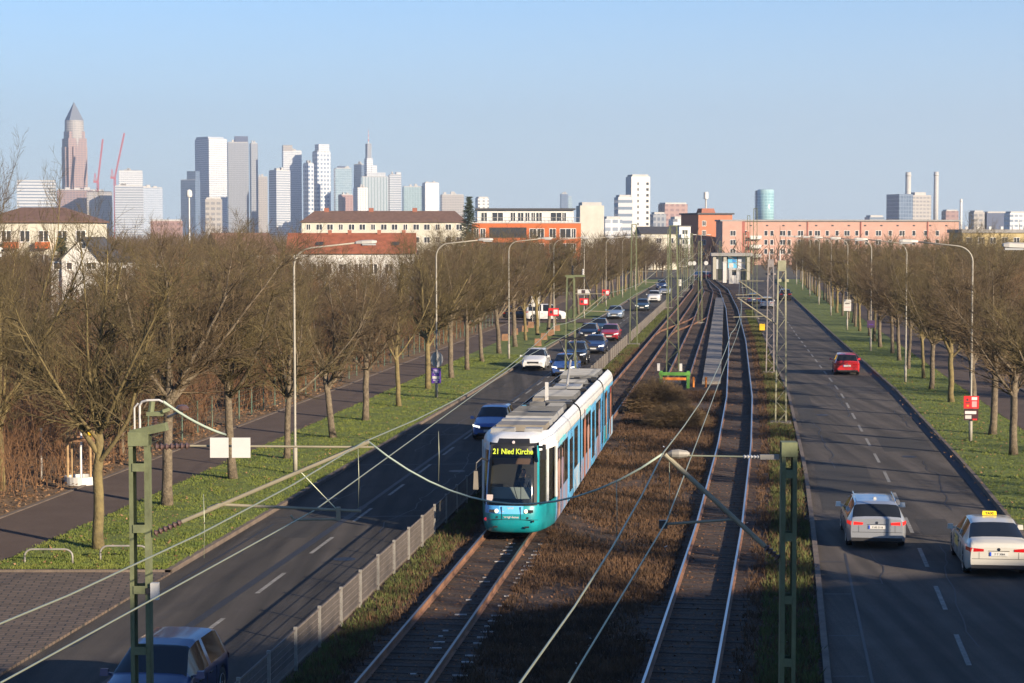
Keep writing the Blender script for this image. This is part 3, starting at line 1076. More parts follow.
# railing between left road and track: panels and posts on one long fence
def railing():
    th = thing('railing', 'low grey mesh railing running along the left road beside the tram track', 'railing', R(-9.5, 40, 0))
    o = Vector(th.location)
    me = MB().box(-.035, .035, -.03, .03, 0, .95).mesh('post', M_galv)
    pan = MB()
    L = 2.4
    pan.box(-.015, .015, .05, L - .05, .86, .90)
    pan.box(-.015, .015, .05, L - .05, .10, .14)
    ny = 22
    for i in range(1, ny):
        y = .05 + (L - .1) * i / ny
        pan.box(-.005, .005, y - .009, y + .009, .14, .86)
    for z in (.28, .42, .56, .70):
        pan.box(-.006, .006, .05, L - .05, z - .006, z + .006)
    pme = pan.mesh('panel', M_mesh)
    d = 20.0
    i = 0
    while i < 98:
        q = Vector(R(-9.5, d, .03)) - o
        a = link(bpy.data.objects.new('post', me), th); a.location = q; a.rotation_euler.z = YAW
        b = link(bpy.data.objects.new('panel', pme), th); b.location = q; b.rotation_euler.z = YAW
        if 8 <= i <= 26 or 46 < i < 70: pass
        d += L * math.cos(YAW)
        i += 1
    return th
railing()

def lamp_meshes(sgn):
    """curved-arm street lamp; the arm reaches towards sgn * x"""
    p = MB()
    p.tube([(0, 0, 0), (0, 0, 1.1)], .085, 10)
    p.tube([(0, 0, 1.1), (0, 0, 1.15), (0, 0, 4), (0, 0, 8.05)], [.075, .052, .046, .038], 10)
    a = MB()
    pts = [(0, 0, 8.0)]
    for k in range(7):
        an = (PI / 2) * k / 6 * .96
        pts.append((sgn * (.75 - .75 * math.cos(an)), 0, 8.05 + .72 * math.sin(an)))
    pts.append((sgn * 2.45, 0, 8.96))
    a.tube(pts, [.038] * 6 + [.032] * 3, 8)
    h = MB()
    x0, x1 = 2.4, 3.25
    secs = []
    for f, w, t in ((0, .05, .05), (.06, .09, .075), (.35, .15, .10), (.8, .16, .10), (.97, .12, .07), (1, .05, .03)):
        x = sgn * (x0 + (x1 - x0) * f)
        z = 8.955 + .03 * f
        secs.append([(x, -w, z - t * .35), (x, -w * .8, z + t * .7), (x, 0, z + t), (x, w * .8, z + t * .7), (x, w, z - t * .35), (x, 0, z - t * .5)])
    h.grid(secs if sgn > 0 else [list(reversed(s)) for s in secs], close=True)
    g_ = MB()
    xa, xb = sorted((sgn * (x0 + .3), sgn * (x1 - .06)))
    g_.box(xa, xb, -.125, .125, 8.87, 8.93)
    return (p.mesh('pole', M_lampgrey, True), a.mesh('arm', M_lampgrey, True), h.mesh('lamp_head', M_lamphead, False), g_.mesh('lamp_glass', M_lampglass))
LM = {1: lamp_meshes(1), -1: lamp_meshes(-1)}
def lamp(sgn, t, d, label, group, dz=0.0):
    th = thing('street_lamp', label, 'street lamp', R(t, d, .1), YAW, group)
    p, a, h, g_ = LM[sgn]
    for nm, me in (('pole', p), ('arm', a)):
        link(bpy.data.objects.new(nm, me), th)
    hh = link(bpy.data.objects.new('lamp_head', h), th)
    link(bpy.data.objects.new('lamp_glass', g_), hh)
    return th
GL, GR = 'lamps along the left road', 'lamps along the right road'
LD = [37.2, 75.2, 110.4, 145, 180, 215, 250, 285, 320, 355]
LL = ['street lamp at the left picture edge showing only its head', 'nearest full street lamp on the left verge, no posters on it',
      'left street lamp carrying the purple poster', 'plain left street lamp behind the white hatchback',
      'left street lamp with a red board, left of the white van', 'left street lamp with a red board just right of the white van',
      'left street lamp with red board and white sign above']
for i, d in enumerate(LD):
    lamp(1, -17.2, d, LL[i] if i < len(LL) else 'far left street lamp near the junction', GL)
RD = [18.5, 52.4, 86.9, 121.4, 154, 188, 222, 256, 290, 324, 358]
RL = ['street lamp on the right verge outside the picture', 'street lamp whose grey head enters at the right picture edge', 'right street lamp with the red and black poster', 'second full street lamp on the right verge, level with the red car',
      'third full right street lamp with small dark sign', 'right street lamp with the small white sign on its pole']
for i, d in enumerate(RD):
    lamp(-1, 10.35, d, RL[i] if i < len(RL) else 'far right street lamp in the tree row', GR)

def poster(name, label, cat, t, d, z0, w, h, m, marks, group=None):
    th = thing(name, label, cat, R(t, d, z0), YAW, group)
    MB().box(-w / 2, w / 2, -.02, .02, 0, h).build('board', m, th)
    MB().box(-.1, .1, .02, .06, h * .4, h * .6).build('clamp', M_dark, th)
    for (x0, x1, a, b, mm) in marks:
        MB().box(x0 * w, x1 * w, -.024, -.021, a * h, b * h).build('print', mm, th)
    return th
M_pale = mat('print_pale', (0.6, 0.56, 0.56), 0.6)
M_pink = mat('print_pink', (0.55, 0.3, 0.3), 0.6)
M_dgrey = mat('print_dark', (0.05, 0.03, 0.035), 0.6)
poster('poster', 'red poster with white lettering on the right lamp post, above the black one', 'poster', 10.35, 86.76, 1.62, .66, .56, M_red,
       [(.02, .38, .68, .92, M_pale), (.04, .36, .12, .58, M_pink), (-.32, -.2, .62, .8, M_dgrey), (-.38, -.1, .42, .5, M_dgrey), (-.3, -.16, .15, .3, M_orange)])
poster('poster', 'black poster with white bars under the red one on the right lamp post', 'poster', 10.35, 86.76, 1.10, .62, .50, mat('poster_black', (.05, .015, .02), .5),
       [(-.44, .36, .55, .82, M_pale), (-.42, .02, .12, .44, M_white), (.1, .42, .0, .14, M_red)])
poster('poster', 'purple poster with pale print on the second left lamp post', 'poster', -17.2, 110.25, .95, .55, .85, M_purple,
       [(-.34, .3, .68, .92, mat('print_lilac', (.42, .36, .55), .6)), (-.2, .14, .56, .66, mat('print_lilac2', (.3, .25, .5), .6)), (-.38, .36, .3, .48, M_white), (-.3, .3, .18, .24, M_pale), (-.14, .14, .05, .14, M_pale)])
sg = thing('road_sign', 'round-cornered grey back of a road sign above the purple poster', 'road sign', R(-17.2, 110.5, 1.84), YAW)
pr = []
for k in range(20):
    an = 2 * PI * k / 20
    pr.append((math.cos(an) * .36, math.sin(an) * .36))
m_ = MB()
n = len(m_.v)
m_.v += [(x, -.015, z * 1.25 + .45) for x, z in pr] + [(x, .015, z * 1.25 + .45) for x, z in pr]
m_.f += [tuple(range(20))[::-1], tuple(range(20, 40))] + [(i, (i + 1) % 20, 20 + (i + 1) % 20, 20 + i) for i in range(20)]
m_.build('sign_plate', M_signback, sg)
MB().box(-.06, .06, -.13, -.015, .3, .4).build('clamp', M_dark, sg)
for d, z in ((180, 1.85), (215, 1.6), (250, 1.55)):
    lb = {180: 'red board on the lamp post in front of the white van', 215: 'red board on the lamp post right of the white van', 250: 'farthest red board of the left lamp posts'}[d]
    poster('red_board', lb, 'sign board', -17.2, d - .16, z, .95, .72, M_red, [(.0, .4, .2, .8, M_pale), (-.4, -.1, .3, .7, M_dgrey)])
poster('white_sign', 'white sign above the red board on the lamp post right of the white van', 'sign board', -17.2, 214.8, 2.75, 1.4, .55, M_white, [(-.2, .1, .1, .9, M_dgrey)])
poster('small_sign', 'small white sign on a right verge lamp post', 'sign board', 10.35, 187.8, 2.0, .7, 1.1, M_white, [(-.4, .4, .3, .36, M_pink), (-.3, .3, .6, .68, M_dgrey)])
poster('small_sign', 'small dark purple sign on the third right lamp post', 'sign board', 10.35, 153.8, 2.0, .6, .6, mat('sign_dark', (.06, .03, .08), .5), [(-.3, .3, .4, .5, M_purple)])

# ---- catenary masts
def plate_mast(label, loc, H, w=.30, m=M_mast, dp=.22):
    """two channels joined by batten plates"""
    th = thing('catenary_mast', label, 'catenary mast', loc, YAW * .3, 'catenary masts')
    for s in (-1, 1):
        c = MB()
        x = s * (w / 2 - .035)
        c.box(x - .03, x + .03, -dp / 2, -dp / 2 + .018, 0, H)
        c.box(x + s * .017, x + s * .035, -dp / 2 + .018, dp / 2 - .018, 0, H)
        c.box(x - .035, x + .035, dp / 2 - .018, dp / 2, 0, H)
        c.build('channel', m, th)
    z = .35
    while z < H - .25:
        for s in (-1, 1):
            y = s * (dp / 2 + .008)
            MB().box(-w / 2 + .06, w / 2 - .06, y - .008, y + .008, z, z + .12).build('batten_plate', m, th)
        z += .92
    MB().box(-w / 2, w / 2, -dp / 2 - .02, dp / 2 + .02, H - .2, H + .01).build('head_plate', m, th)
    MB().box(-.4, .4, -.4, .4, -.15, .12).build('footing', M_slab, th)
    return th
def lattice_mast(label, loc, H, w0=.55, w1=.34, m=M_mast, pitch=.62, rz=0.0, ang=.075):
    th = thing('catenary_mast', label, 'catenary mast', loc, rz, 'catenary masts')
    for sx in (-1, 1):
        for sy in (-1, 1):
            c = MB()
            c.bar((sx * w0 / 2, sy * w0 * .4, 0), (sx * w1 / 2, sy * w1 * .4, H), ang, ang)
            c.build('upright', m, th)
    def P(s, f, yy):
        w = w0 + (w1 - w0) * f
        return (s * w / 2, yy * w * .4, f * H)
    n = int(H / pitch)
    lc = MB()
    for yy in (-1, 1):
        for i in range(n):
            s = 1 if i % 2 else -1
            lc.bar(P(s, i / n, yy), P(-s, (i + 1) / n, yy), .05, .014)
    for xx in (-1, 1):
        for i in range(n):
            s = 1 if i % 2 else -1
            a, b = P(xx, i / n, s), P(xx, (i + 1) / n, -s)
            lc.bar(a, b, .014, .05)
    lc.build('lattice_bracing', m, th)
    MB().box(-w1 / 2 - .03, w1 / 2 + .03, -w1 * .4 - .03, w1 * .4 + .03, H - .02, H + .04).build('cap_plate', m, th)
    MB().box(-.5, .5, -.45, .45, -.15, .15).build('footing', M_slab, th)
    return th
def ribbed(mb, a, b, r, n=7):
    a, b = Vector(a), Vector(b)
    pts, rs = [], []
    for i in range(n):
        f0, f1, f2 = i / n, (i + .35) / n, (i + .7) / n
        pts += [a.lerp(b, f0), a.lerp(b, f1), a.lerp(b, f2)]
        rs += [r * .5, r, r * .5]
    pts.append(b); rs.append(r * .5)
    mb.tube(pts, rs, 10)
    return mb
ZM, ZC = 6.25, 5.25                          # catenary wire and contact wire heights

# near left mast with its bracket
XM, DM = -5.56, 29.0
m1 = plate_mast('nearest tall green catenary mast at lower left with boards on its bracket', (XM, DM, 0), 6.45, .30)
hd = MB()
hd.bar((-.12, 0, 6.42), (.42, -.05, 6.540), .14, .12)
hd.build('head_arm', M_mast, m1)
ins = MB()
ribbed(ins, (.24, -.03, 6.540), (.24, -.03, 6.696), .05, 4)
ins.build('insulator', M_insul, m1)
ib = MB(); ib.box(.12, .36, -.09, .03, 6.696, 6.756); ib.tube([(.18, -.03, 6.756), (.2, -.03, 6.912)], .045, 8)
ib.tube([(.3, -.03, 6.720), (.38, -.1, 6.768), (.46, -.05, 6.792)], .03, 8)
ib.build('cable_clamp', M_mast, m1)
cl = MB()
cl.tube([(.0, .02, 6.45), (.0, .02, 6.840), (.04, 0, 6.900), (.12, -.03, 6.924), (.3, -.03, 6.930), (.36, -.03, 6.900)], .017, 8)
cl.tube([(-.08, .02, 6.45), (-.08, .02, 6.810), (-.02, 0, 6.876)], .014, 6)
cl.build('cable_loop', M_insul_g, m1)
MB().lathe([(.02, 0), (.10, .02), (.105, .05), (.07, .09), (.02, .10)], 14, (.5, .7, 6.696)).build('signal_cap', M_insul, m1)
MB().bar((.40, .1, 6.660), (.5, .7, 6.702), .03).build('signal_arm', M_dark, m1)
MB().box(.17, .29, -.16, -.06, 3.95, 4.2).build('switch_box', M_white, m1)
MB().box(.1, .17, -.14, -.08, 4.03, 4.12).build('box_bracket', M_dark, m1)
br = thing('cantilever_bracket', 'tube bracket with two white boards reaching right from the near left mast', 'cantilever bracket', (XM, DM, 0), 0, 'catenary brackets')
b_ = MB(); ribbed(b_, (.22, 0, 6.22), (.75, 0, 6.24), .055, 7); b_.build('insulator', M_insul, br)
b_ = MB(); ribbed(b_, (.2, 0, 4.92), (.62, 0, 5.10), .055, 6); b_.build('insulator', M_insul, br)
MB().tube([(.75, 0, 6.24), (3.5, 0, 6.22)], .016, 8).build('tie_tube', M_tube, br)
MB().tube([(.62, 0, 5.10), (3.42, 0, 6.30)], .031, 8).build('diagonal_tube', M_tube, br)
MB().tube([(1.0, 0, 5.30), (1.15, 0, 5.36), (3.3, .0, 5.26)], .023, 8).build('register_tube', M_tube, br)
MB().tube([(2.95, 0, 5.27), (2.98, -.02, 5.14), (2.3, -.02, 5.13), (2.25, -.02, 5.2)], .022, 6).build('steady_arm', M_tube, br)
MB().tube([(2.95, 0, 5.27), (2.4, 0, 5.85)], .008, 5).build('stay_wire', M_wire, br)
MB().box(2.93, 2.99, -.04, .04, 5.12, 5.32).build('clamp', M_tube, br)
for x in (1.06, 1.385):
    tag(MB().box(x, x + .275, -.075, -.055, 6.07, 6.37).build('white_board', M_white, None, loc=(XM, DM, 0)),
        'left one of the two blank white boards on the bracket tube' if x < 1.2 else 'right one of the two blank white boards on the bracket tube', 'sign board')

# near right mast and bracket
XN, DN = 4.02, 28.2
plate_mast('near right green catenary mast standing between the right track and road', (XN, DN, 0), 6.38, .23)
bn = thing('cantilever_bracket', 'thick slanting tube bracket reaching left from the near right mast', 'cantilever bracket', (XN, DN, 0), 0, 'catenary brackets')
MB().tube([(-.34, 0, 4.86), (-1.8, 0, 6.20)], .036, 10).build('diagonal_tube', M_tube, bn)
b_ = MB(); ribbed(b_, (-.14, 0, 4.68), (-.34, 0, 4.86), .06, 4); b_.build('insulator', M_insul, bn)
MB().tube([(-1.75, 0, 6.19), (-.66, 0, 6.17)], .012, 6).build('tie_rod', M_wire, bn)
b_ = MB(); ribbed(b_, (-.66, 0, 6.17), (-.42, 0, 6.165), .03, 5); b_.build('insulator', M_insul_g, bn)
MB().box(-.42, -.14, -.03, .03, 6.13, 6.2).build('turnbuckle', M_galv, bn)
MB().tube([(-.8, 0, 5.25), (-1.83, 0, 5.18)], .02, 8).build('register_tube', M_tube, bn)
MB().box(-1.88, -1.76, -.04, .04, 5.12, 5.24).build('clamp', M_dark, bn)
MB().lathe([(.02, -.16), (.06, -.1), (.07, 0), (.05, .12), (.02, .16)], 10, (-1.6, 0, 6.21), 'x').build('wire_clamp', M_galv, bn)

MID_SUP = [66, 103, 165, 205, 247, 290, 320, 360]
FENCE_M = [(103, 7.1, 'lattice', 'lattice mast rising behind the tram roof with bracket and black cable loop'),
           (165, 10.2, 'lattice', 'tall pale green lattice mast at the railing right of the queue of cars'),
           (247, 10.0, 'lattice', 'lattice mast at the railing beside the white car in the left road'),
           (320, 10.0, 'lattice', 'far lattice mast at the railing near the junction'),
           (360, 9.5, 'lattice', 'farthest lattice mast at the railing near the junction')]
for d, H, k, lb in FENCE_M:
    lattice_mast(lb, R(-8.95 if d < 150 else -9.0, d, 0), H, .62 if d > 110 else .6, .36, M_mast, rz=YAW)
lattice_mast('tall green lattice mast standing behind the green buffer stop', R(-4.2, 122.2, 0), 9.9, .8, .42, M_mast, .7, YAW)
for d, H, m, lb in ((96, 7.6, M_mast_b, 'pale lattice mast with head box at the right road edge, nearer of the pair'),
                    (131, 7.2, M_mast_c, 'greyish lattice mast behind the pale one at the right road edge'),
                    (216, 12.2, M_mast, 'very tall green lattice mast in front of the salmon block'),
                    (278, 12.0, M_mast, 'tall lattice mast left of the tallest one before the salmon block'),
                    (340, 9.5, M_mast, 'far lattice mast at the right track near the pavilion')):
    mm = lattice_mast(lb, R(2.05 if d < 200 else RC(d) - 3.4, d, 0), H, .52, .36, m, .55, YAW, .07)
    if d < 140:
        MB().box(-.2, .2, -.2, .2, H + .04, H + .5).build('head_box', m, mm)
        MB().box(-.34, .34, -.05, .05, H - .55, H - .42).build('crossbar', m, mm)
        MB().tube([(-.1, 0, H + .5), (-.1, 0, H + 1.0)], .03, 6).build('insulator', M_insul_g, mm)
for d, t, H, lb in ((205, -3.2, 8.6, 'slim grey mast between the middle and right track'), (290, -8.9, 8.8, 'slim far mast left of the tracks near the junction'),
                    (330, -9.1, 9.0, 'slim far mast by the track fan'), (372, -9.4, 9.5, 'slim mast at the end of the tracks'), (385, -4.0, 8.0, 'slim mast near the white portal hut')):
    lattice_mast(lb, R(t - (1 if d == 205 else 0), d, 0), H, .42, .3, M_mast, .6, YAW)

# bracket arms on the farther masts
def bracket(t0, d, s, tip_t, label, zb=4.95):
    th = thing('cantilever_bracket', label, 'cantilever bracket', R(t0, d, 0), YAW, 'catenary brackets')
    L = abs(tip_t - t0)
    MB().tube([(s * .25, 0, ZM), (s * L, 0, ZM)], .022, 6).build('tie_tube', M_tube, th)
    MB().tube([(s * .25, 0, zb), (s * L, 0, ZM)], .035, 6).build('diagonal_tube', M_tube, th)
    MB().tube([(s * L * .35, 0, zb + .4), (s * (L + .2), 0, ZC + .05)], .026, 6).build('register_tube', M_tube, th)
    return th
for d in (103, 165, 247, 320):
    bracket(-8.95, d, 1, T1C(d), {103: 'bracket over the tram from the mast behind its roof', 165: 'bracket on the tall mast beside the car queue', 247: 'bracket on the far railing mast by the white car', 320: 'bracket on the farthest railing mast with wires'}[d])
for d in (96, 131, 216, 278):
    bracket(2.05 if d < 200 else RC(d) - 3.4, d, -1, T3C(d), {96: 'bracket on the pale right mast', 131: 'bracket on the greyish right mast', 216: 'bracket on the tallest right mast', 278: 'bracket on the tall mast left of the tallest'}[d])
# overhead wires
def wire(label, pts, r, m=M_wire, name='overhead_wire', cat='wire'):
    o = MB().tube(pts, r, 5).build(name, m, None, smooth=True)
    return tag(o, label, cat, 'overhead wires')
def span_pts(sup, cf, z, sag, stag=0.0):
    pts = []
    for i in range(len(sup) - 1):
        a, b = sup[i], sup[i + 1]
        n = max(6, int((b - a) / 5)) if sag else max(2, int((b - a) / 12))
        for k in range(n):
            f = k / n
            d = a + (b - a) * f
            s = stag * ((1 - f) * (1 if i % 2 else -1) + f * (-1 if i % 2 else 1))
            pts.append(R(cf(d) + s, d, z - 4 * sag * f * (1 - f)))
    pts.append(R(cf(sup[-1]), sup[-1], z))
    return pts
S1 = [8, 29, 66, 103, 134, 165, 206, 247, 284, 320, 360]
S3 = [8, 28, 62, 96, 131, 174, 216, 278, 340]
t1w = lambda d: T1C(d) + (1.45 if 20 < d < 40 else 0) * max(0, 1 - abs(d - 29) / 11)
wire('catenary wire above the left tram track, upper one', span_pts([8, 29, 66, 103, 165, 206, 247, 320, 360], lambda d: interp(d, [(8, -7.2), (29, -5.6), (103, -7.0), (400, -7.2)]), ZM + .05, .35), .011)
wire('contact wire above the left tram track, lower one', span_pts(S1, lambda d: interp(d, [(8, -7.1), (29, -6.5), (66, -7.1), (400, -7.1)]), ZC, 0, .12), .011)
wire('catenary wire above the right tram track, upper one', span_pts(S3, lambda d: T3C(d) + interp(d, [(8, 0), (28, .45), (96, .2), (400, 0)]), ZM, .32), .011)
wire('contact wire above the right tram track, lower one', span_pts(S3, lambda d: T3C(d) + interp(d, [(8, 0), (28, .4), (96, .1), (400, 0)]), ZC, 0, .1), .011)
wire('catenary wire over the middle tram track', span_pts([122, 205, 290, 360], T2C, ZM, .35), .013)
wire('contact wire over the middle tram track', span_pts([122, 205, 290, 360], T2C, ZC, 0, .1), .011)
def sagcurve(a, b, sag, n=14, side=0):
    a, b = Vector(a), Vector(b)
    return [tuple(a.lerp(b, k / n) + Vector((0, 0, -4 * sag * (k / n) * (1 - k / n)))) for k in range(n + 1)]
wire('thick pale feeder cable sagging across in front of the tram', sagcurve((-2.18, 29.2, 6.3), (2.2, 28.2, 6.22), .85), .016, M_cable, 'feeder_cable', 'cable')
wire('pale cable running from the near left mast head down behind the boards', sagcurve((-5.2, 29, 6.9), (-4.5, 30.5, 6.25), .05, 8), .022, M_cable, 'feeder_cable', 'cable')
wire('black cable loop hanging right of the mast behind the tram', sagcurve(R(-8.3, 103, 7.35), R(-6.9, 104, 6.3), 1.0), .03, M_black, 'feeder_cable', 'cable')
for i, (x, d, za, zb) in enumerate(((-2.3, 29, 6.2, 5.3), (-1.25, 33, 6.05, 5.2), (-3.9, 24.5, 6.12, 5.3), (2.3, 28.4, 6.15, 5.25), (1.4, 26, 6.1, 5.22))):
    wire(('thin dropper wire at the tip of the left bracket', 'thin dropper wire before the left verge trees', 'thin dropper wire left of the white boards', 'dark dropper at the tip of the right bracket', 'thin dropper left of the right bracket')[i],
         [(x, d, za), (x + .01, d, (za + zb) / 2), (x, d, zb)], .005, M_wire, 'dropper_wire')
m2 = MB()
m2.tube([(0, 0, 0), (0, 0, .55)], .05, 8)
hb = thing('switch_head', 'switchgear with insulators on top of the mast behind the tram', 'switchgear', R(-8.95, 103, 7.14), YAW)
MB().box(-.3, .75, -.06, .06, 0.0, .1).build('crossarm', M_mast, hb)
b_ = MB(); ribbed(b_, (.1, 0, .1), (.1, 0, .6), .07, 4); b_.build('insulator', M_dark, hb)
b_ = MB(); ribbed(b_, (.65, 0, .1), (.65, 0, .42), .08, 3); b_.build('insulator', M_insul_g, hb)

# buffer stop, small posts, hoops, sapling cage and other street furniture
bs = thing('buffer_stop', 'green steel buffer stop with white-topped posts at the middle track end', 'buffer stop', R(-3.95, 118.4, .03), YAW)
M_bgreen = mat('buffer_green', (0.09, 0.25, 0.04), 0.6, var=0.2, scale=3)
for s in (-1, 1):
    MB().box(s * .82 - .09, s * .82 + .09, -.1, .1, 0, 1.05).build('post', M_bgreen, bs)
    MB().bar((s * .82, .1, .95), (s * .82, 1.2, .05), .12).build('brace', M_bgreen, bs)
MB().box(-.95, .95, -.14, -.1, .78, .98).build('crossbeam', M_bgreen, bs)
MB().box(-.7, .7, -.16, -.14, .5, .66).build('buffer_beam', M_orange, bs)
for s in (-1.0, .35):
    MB().box(s - .06, s + .1, -.06, .06, 1.05, 1.5).build('white_head', M_white, bs)
for px, lb in ((694, 'left one of two small orange posts at the walkway end'), (706.5, 'right one of two small orange posts at the walkway end')):
    o = MB().tube([(0, 0, 0), (0, 0, .55)], .06, 8).lathe([(.075, .5), (.075, .62), (.03, .66)], 8).build('marker_post', M_orange, None, loc=(px2x(px, 119), 119, .02))
    tag(o, lb, 'post')
yb = thing('point_box', 'small yellow box on a post at the right road edge', 'box', R(2.1, 183, .03), YAW)
MB().box(-.25, .25, -.2, .2, .35, .95).build('housing', M_yellow, yb)
MB().box(-.06, .06, -.06, .06, 0, .35).build('leg', M_dark, yb)
for px, d, L, lb in ((45, 54.6, 1.35, 'left steel hoop barrier on the grass below the nearest tree'), (121, 55.2, 1.35, 'right steel hoop barrier half behind the near mast')):
    pts = [(-L / 2, 0, 0), (-L / 2, 0, .22)]
    for k in range(6):
        an = PI - PI / 2 * k / 5
        pts.append((-L / 2 + .22 + .22 * math.cos(an), 0, .22 + .2 * math.sin(an)))
    for k in range(6):
        an = PI / 2 - PI / 2 * k / 5
        pts.append((L / 2 - .22 + .22 * math.cos(an), 0, .22 + .2 * math.sin(an)))
    pts.append((L / 2, 0, 0))
    tag(MB().tube(pts, .03, 8).build('hoop_barrier', M_galv, None, True, (px2x(px, d), d, .1)), lb, 'barrier')
sx, sy = px2x(79, 72.3), 72.3
sp_ = thing('young_tree', 'young white-stemmed sapling held by stakes beside the left path', 'tree', (sx, sy, .1))
MB().tube([(0, 0, 0), (0, 0, 1.2), (.02, 0, 2.4)], [.05, .045, .035], 8).build('trunk', mat('white_bark', (.7, .68, .64), .8), sp_)
P0, P1, A, B = [], [], [], []
for k in range(46):
    z = random.uniform(2.3, 4.4)
    a = random.uniform(0, 6.28)
    q = Vector((.02, 0, z)); e = q + Vector((math.cos(a) * .5, math.sin(a) * .5, .7)) * random.uniform(.4, 1)
    P0.append(q[:]); P1.append(e[:]); A.append(.008); B.append(.004)
P0.append((.02, 0, 2.4)); P1.append((.03, .0, 4.8)); A.append(.03); B.append(.008)
link(bpy.data.objects.new('crown', seg_mesh('crown', P0, P1, A, B, M_twig)), sp_)
cg = thing('tree_stakes', 'wooden stakes with crossbars on a white ring round the sapling', 'tree stakes', (sx, sy, .1))
MB().lathe([(.62, 0), (.62, .3), (.54, .3), (.54, .05)], 24).build('ring', M_white, cg)
for i, (x, y) in enumerate(((-.42, -.35), (.42, -.35), (.42, .35), (-.42, .35))):
    MB().tube([(x, y, 0), (x, y, 1.95)], .045, 8).build('stake', M_wood, cg)
for y in (-.35, .35):
    MB().box(-.6, .6, y - .07, y - .04, 1.62, 1.76).build('crossbar', M_brown, cg)
MB().box(.36, .48, -.45, -.40, 1.75, 1.98).build('tag', M_yellow, cg)
tag(MB().tube([(0, 0, 0), (0, 0, 1.9)], .045, 8).lathe([(.055, 1.88), (.055, 1.95), (.02, 1.97)], 8).build('marker_post', M_galv, None, loc=(px2x(39, 73.5), 73.5, .1)), 'slim grey post left of the staked sapling', 'post')
for i, (px, py) in enumerate(((505, 341), (515, 335), (525, 332), (531, 328), (538, 346), (544, 340), (551, 336), (557, 331))):
    d = 9.3 * FPX / (py - 234.0)
    o = MB().box(-.3, .3, -.14, .14, 0, .62, .03).build('timber_block', M_brown, None, loc=(px2x(px, d), d, .1))
    tag(o, 'short brown timber block on the left verge near the white van', 'bollard', 'timber blocks on the left verge')
es = thing('entrance_sign', 'white double sign board on posts above the parked white van', 'sign', (px2x(536, 196), 196, .1))
for x in (-.35, .35):
    MB().tube([(x, 0, 0), (x, 0, 3.4)], .04, 6).build('post', M_galv, es)
MB().box(-.45, .05, -.03, .03, 2.0, 3.5).build('panel', M_white, es)
MB().box(.1, .42, -.03, .03, 2.3, 3.5).build('panel', M_white, es)
# thin green wire fence along the left path thicket
gf = thing('wire_fence', 'thin green wire fence along the thicket behind the left path', 'fence', R(-25.1, 78, .1))
M_gf = mat('fence_green', (0.07, 0.11, 0.08), 0.6)
gm = MB().tube([(0, 0, 0), (0, 0, 1.6)], .035, 6).mesh('fence_post', M_gf)
d = 80.0
pw_ = MB()
last = None
while d < 198:
    q = Vector(R(-25.1, d, .1)) - Vector(gf.location)
    link(bpy.data.objects.new('fence_post', gm), gf).location = q
    d += 2.5
a, b = Vector(R(-25.1, 80, .1)) - Vector(gf.location), Vector(R(-25.1, d - 2.5, .1)) - Vector(gf.location)
for z in (.15, .4, .65, .9, 1.15, 1.4, 1.58):
    pw_.tube([a + Vector((0, 0, z)), b + Vector((0, 0, z))], .006, 4)
pw_.build('wire_mesh', M_gf, gf)

# ------------------------------------------------------------------ buildings
M_glassd = mat('window_glass', (0.035, 0.04, 0.048), 0.12)
M_frame = mat('window_frame', (0.72, 0.70, 0.66), 0.6)
M_salmon = mat('salmon_render', (0.43, 0.26, 0.205), 0.85, var=0.08, scale=0.4)
M_salmon2 = mat('red_render', (0.30, 0.10, 0.075), 0.85, var=0.1, scale=0.5)
M_orangew = mat('orange_render', (0.46, 0.115, 0.035), 0.85, var=0.08, scale=0.4)
M_cream = mat('cream_render', (0.50, 0.475, 0.39), 0.85, var=0.07, scale=0.4)
M_whitew = mat('white_render', (0.56, 0.55, 0.52), 0.85, var=0.06, scale=0.3)
M_yellow_w = mat('yellow_render', (0.42, 0.33, 0.16), 0.85, var=0.08, scale=0.3)
M_greyroof = mat('flat_roof', (0.25, 0.24, 0.23), 0.8, var=0.15, scale=0.6)
M_browntile = mat('brown_tiles', (0.13, 0.075, 0.055), 0.85, var=0.25, scale=1.2, bump=0.3, bscale=10)
M_redtile = mat('red_tiles', (0.24, 0.075, 0.038), 0.85, var=0.25, scale=1.0, bump=0.3, bscale=10)
M_darkroof = mat('dark_roof', (0.05, 0.05, 0.055), 0.8, var=0.2, scale=1.0)
M_chim = mat('chimney_brick', (0.26, 0.10, 0.065), 0.9, var=0.2, scale=4)
M_conc = mat('concrete', (0.40, 0.39, 0.37), 0.8, var=0.12, scale=0.5)

WMESH = {}
def window(parent, x, y, z, w, h, ry=0.0, two=True):
    """window on the y = const front (facing -y), or turned by ry; frame part with pane sub-part"""
    key = (round(w, 2), round(h, 2), two)
    if key not in WMESH:
        f = MB()
        t = .09
        f.box(-w / 2 - t, -w / 2, -.06, .02, -t, h + t)
        f.box(w / 2, w / 2 + t, -.06, .02, -t, h + t)
        f.box(-w / 2, w / 2, -.06, .02, h, h + t)
        f.box(-w / 2 - .06, w / 2 + .06, -.12, .02, -t - .03, 0)
        if two:
            f.box(-.045, .045, -.05, .02, 0, h)
        p = MB().box(-w / 2, w / 2, -.02, .03, 0, h)
        WMESH[key] = (f.mesh('window', M_frame), p.mesh('pane', M_glassd))
    fm, pm = WMESH[key]
    o = link(bpy.data.objects.new('window', fm), parent)
    o.location = (x, y, z)
    o.rotation_euler.z = ry
    link(bpy.data.objects.new('pane', pm), o)
    return o
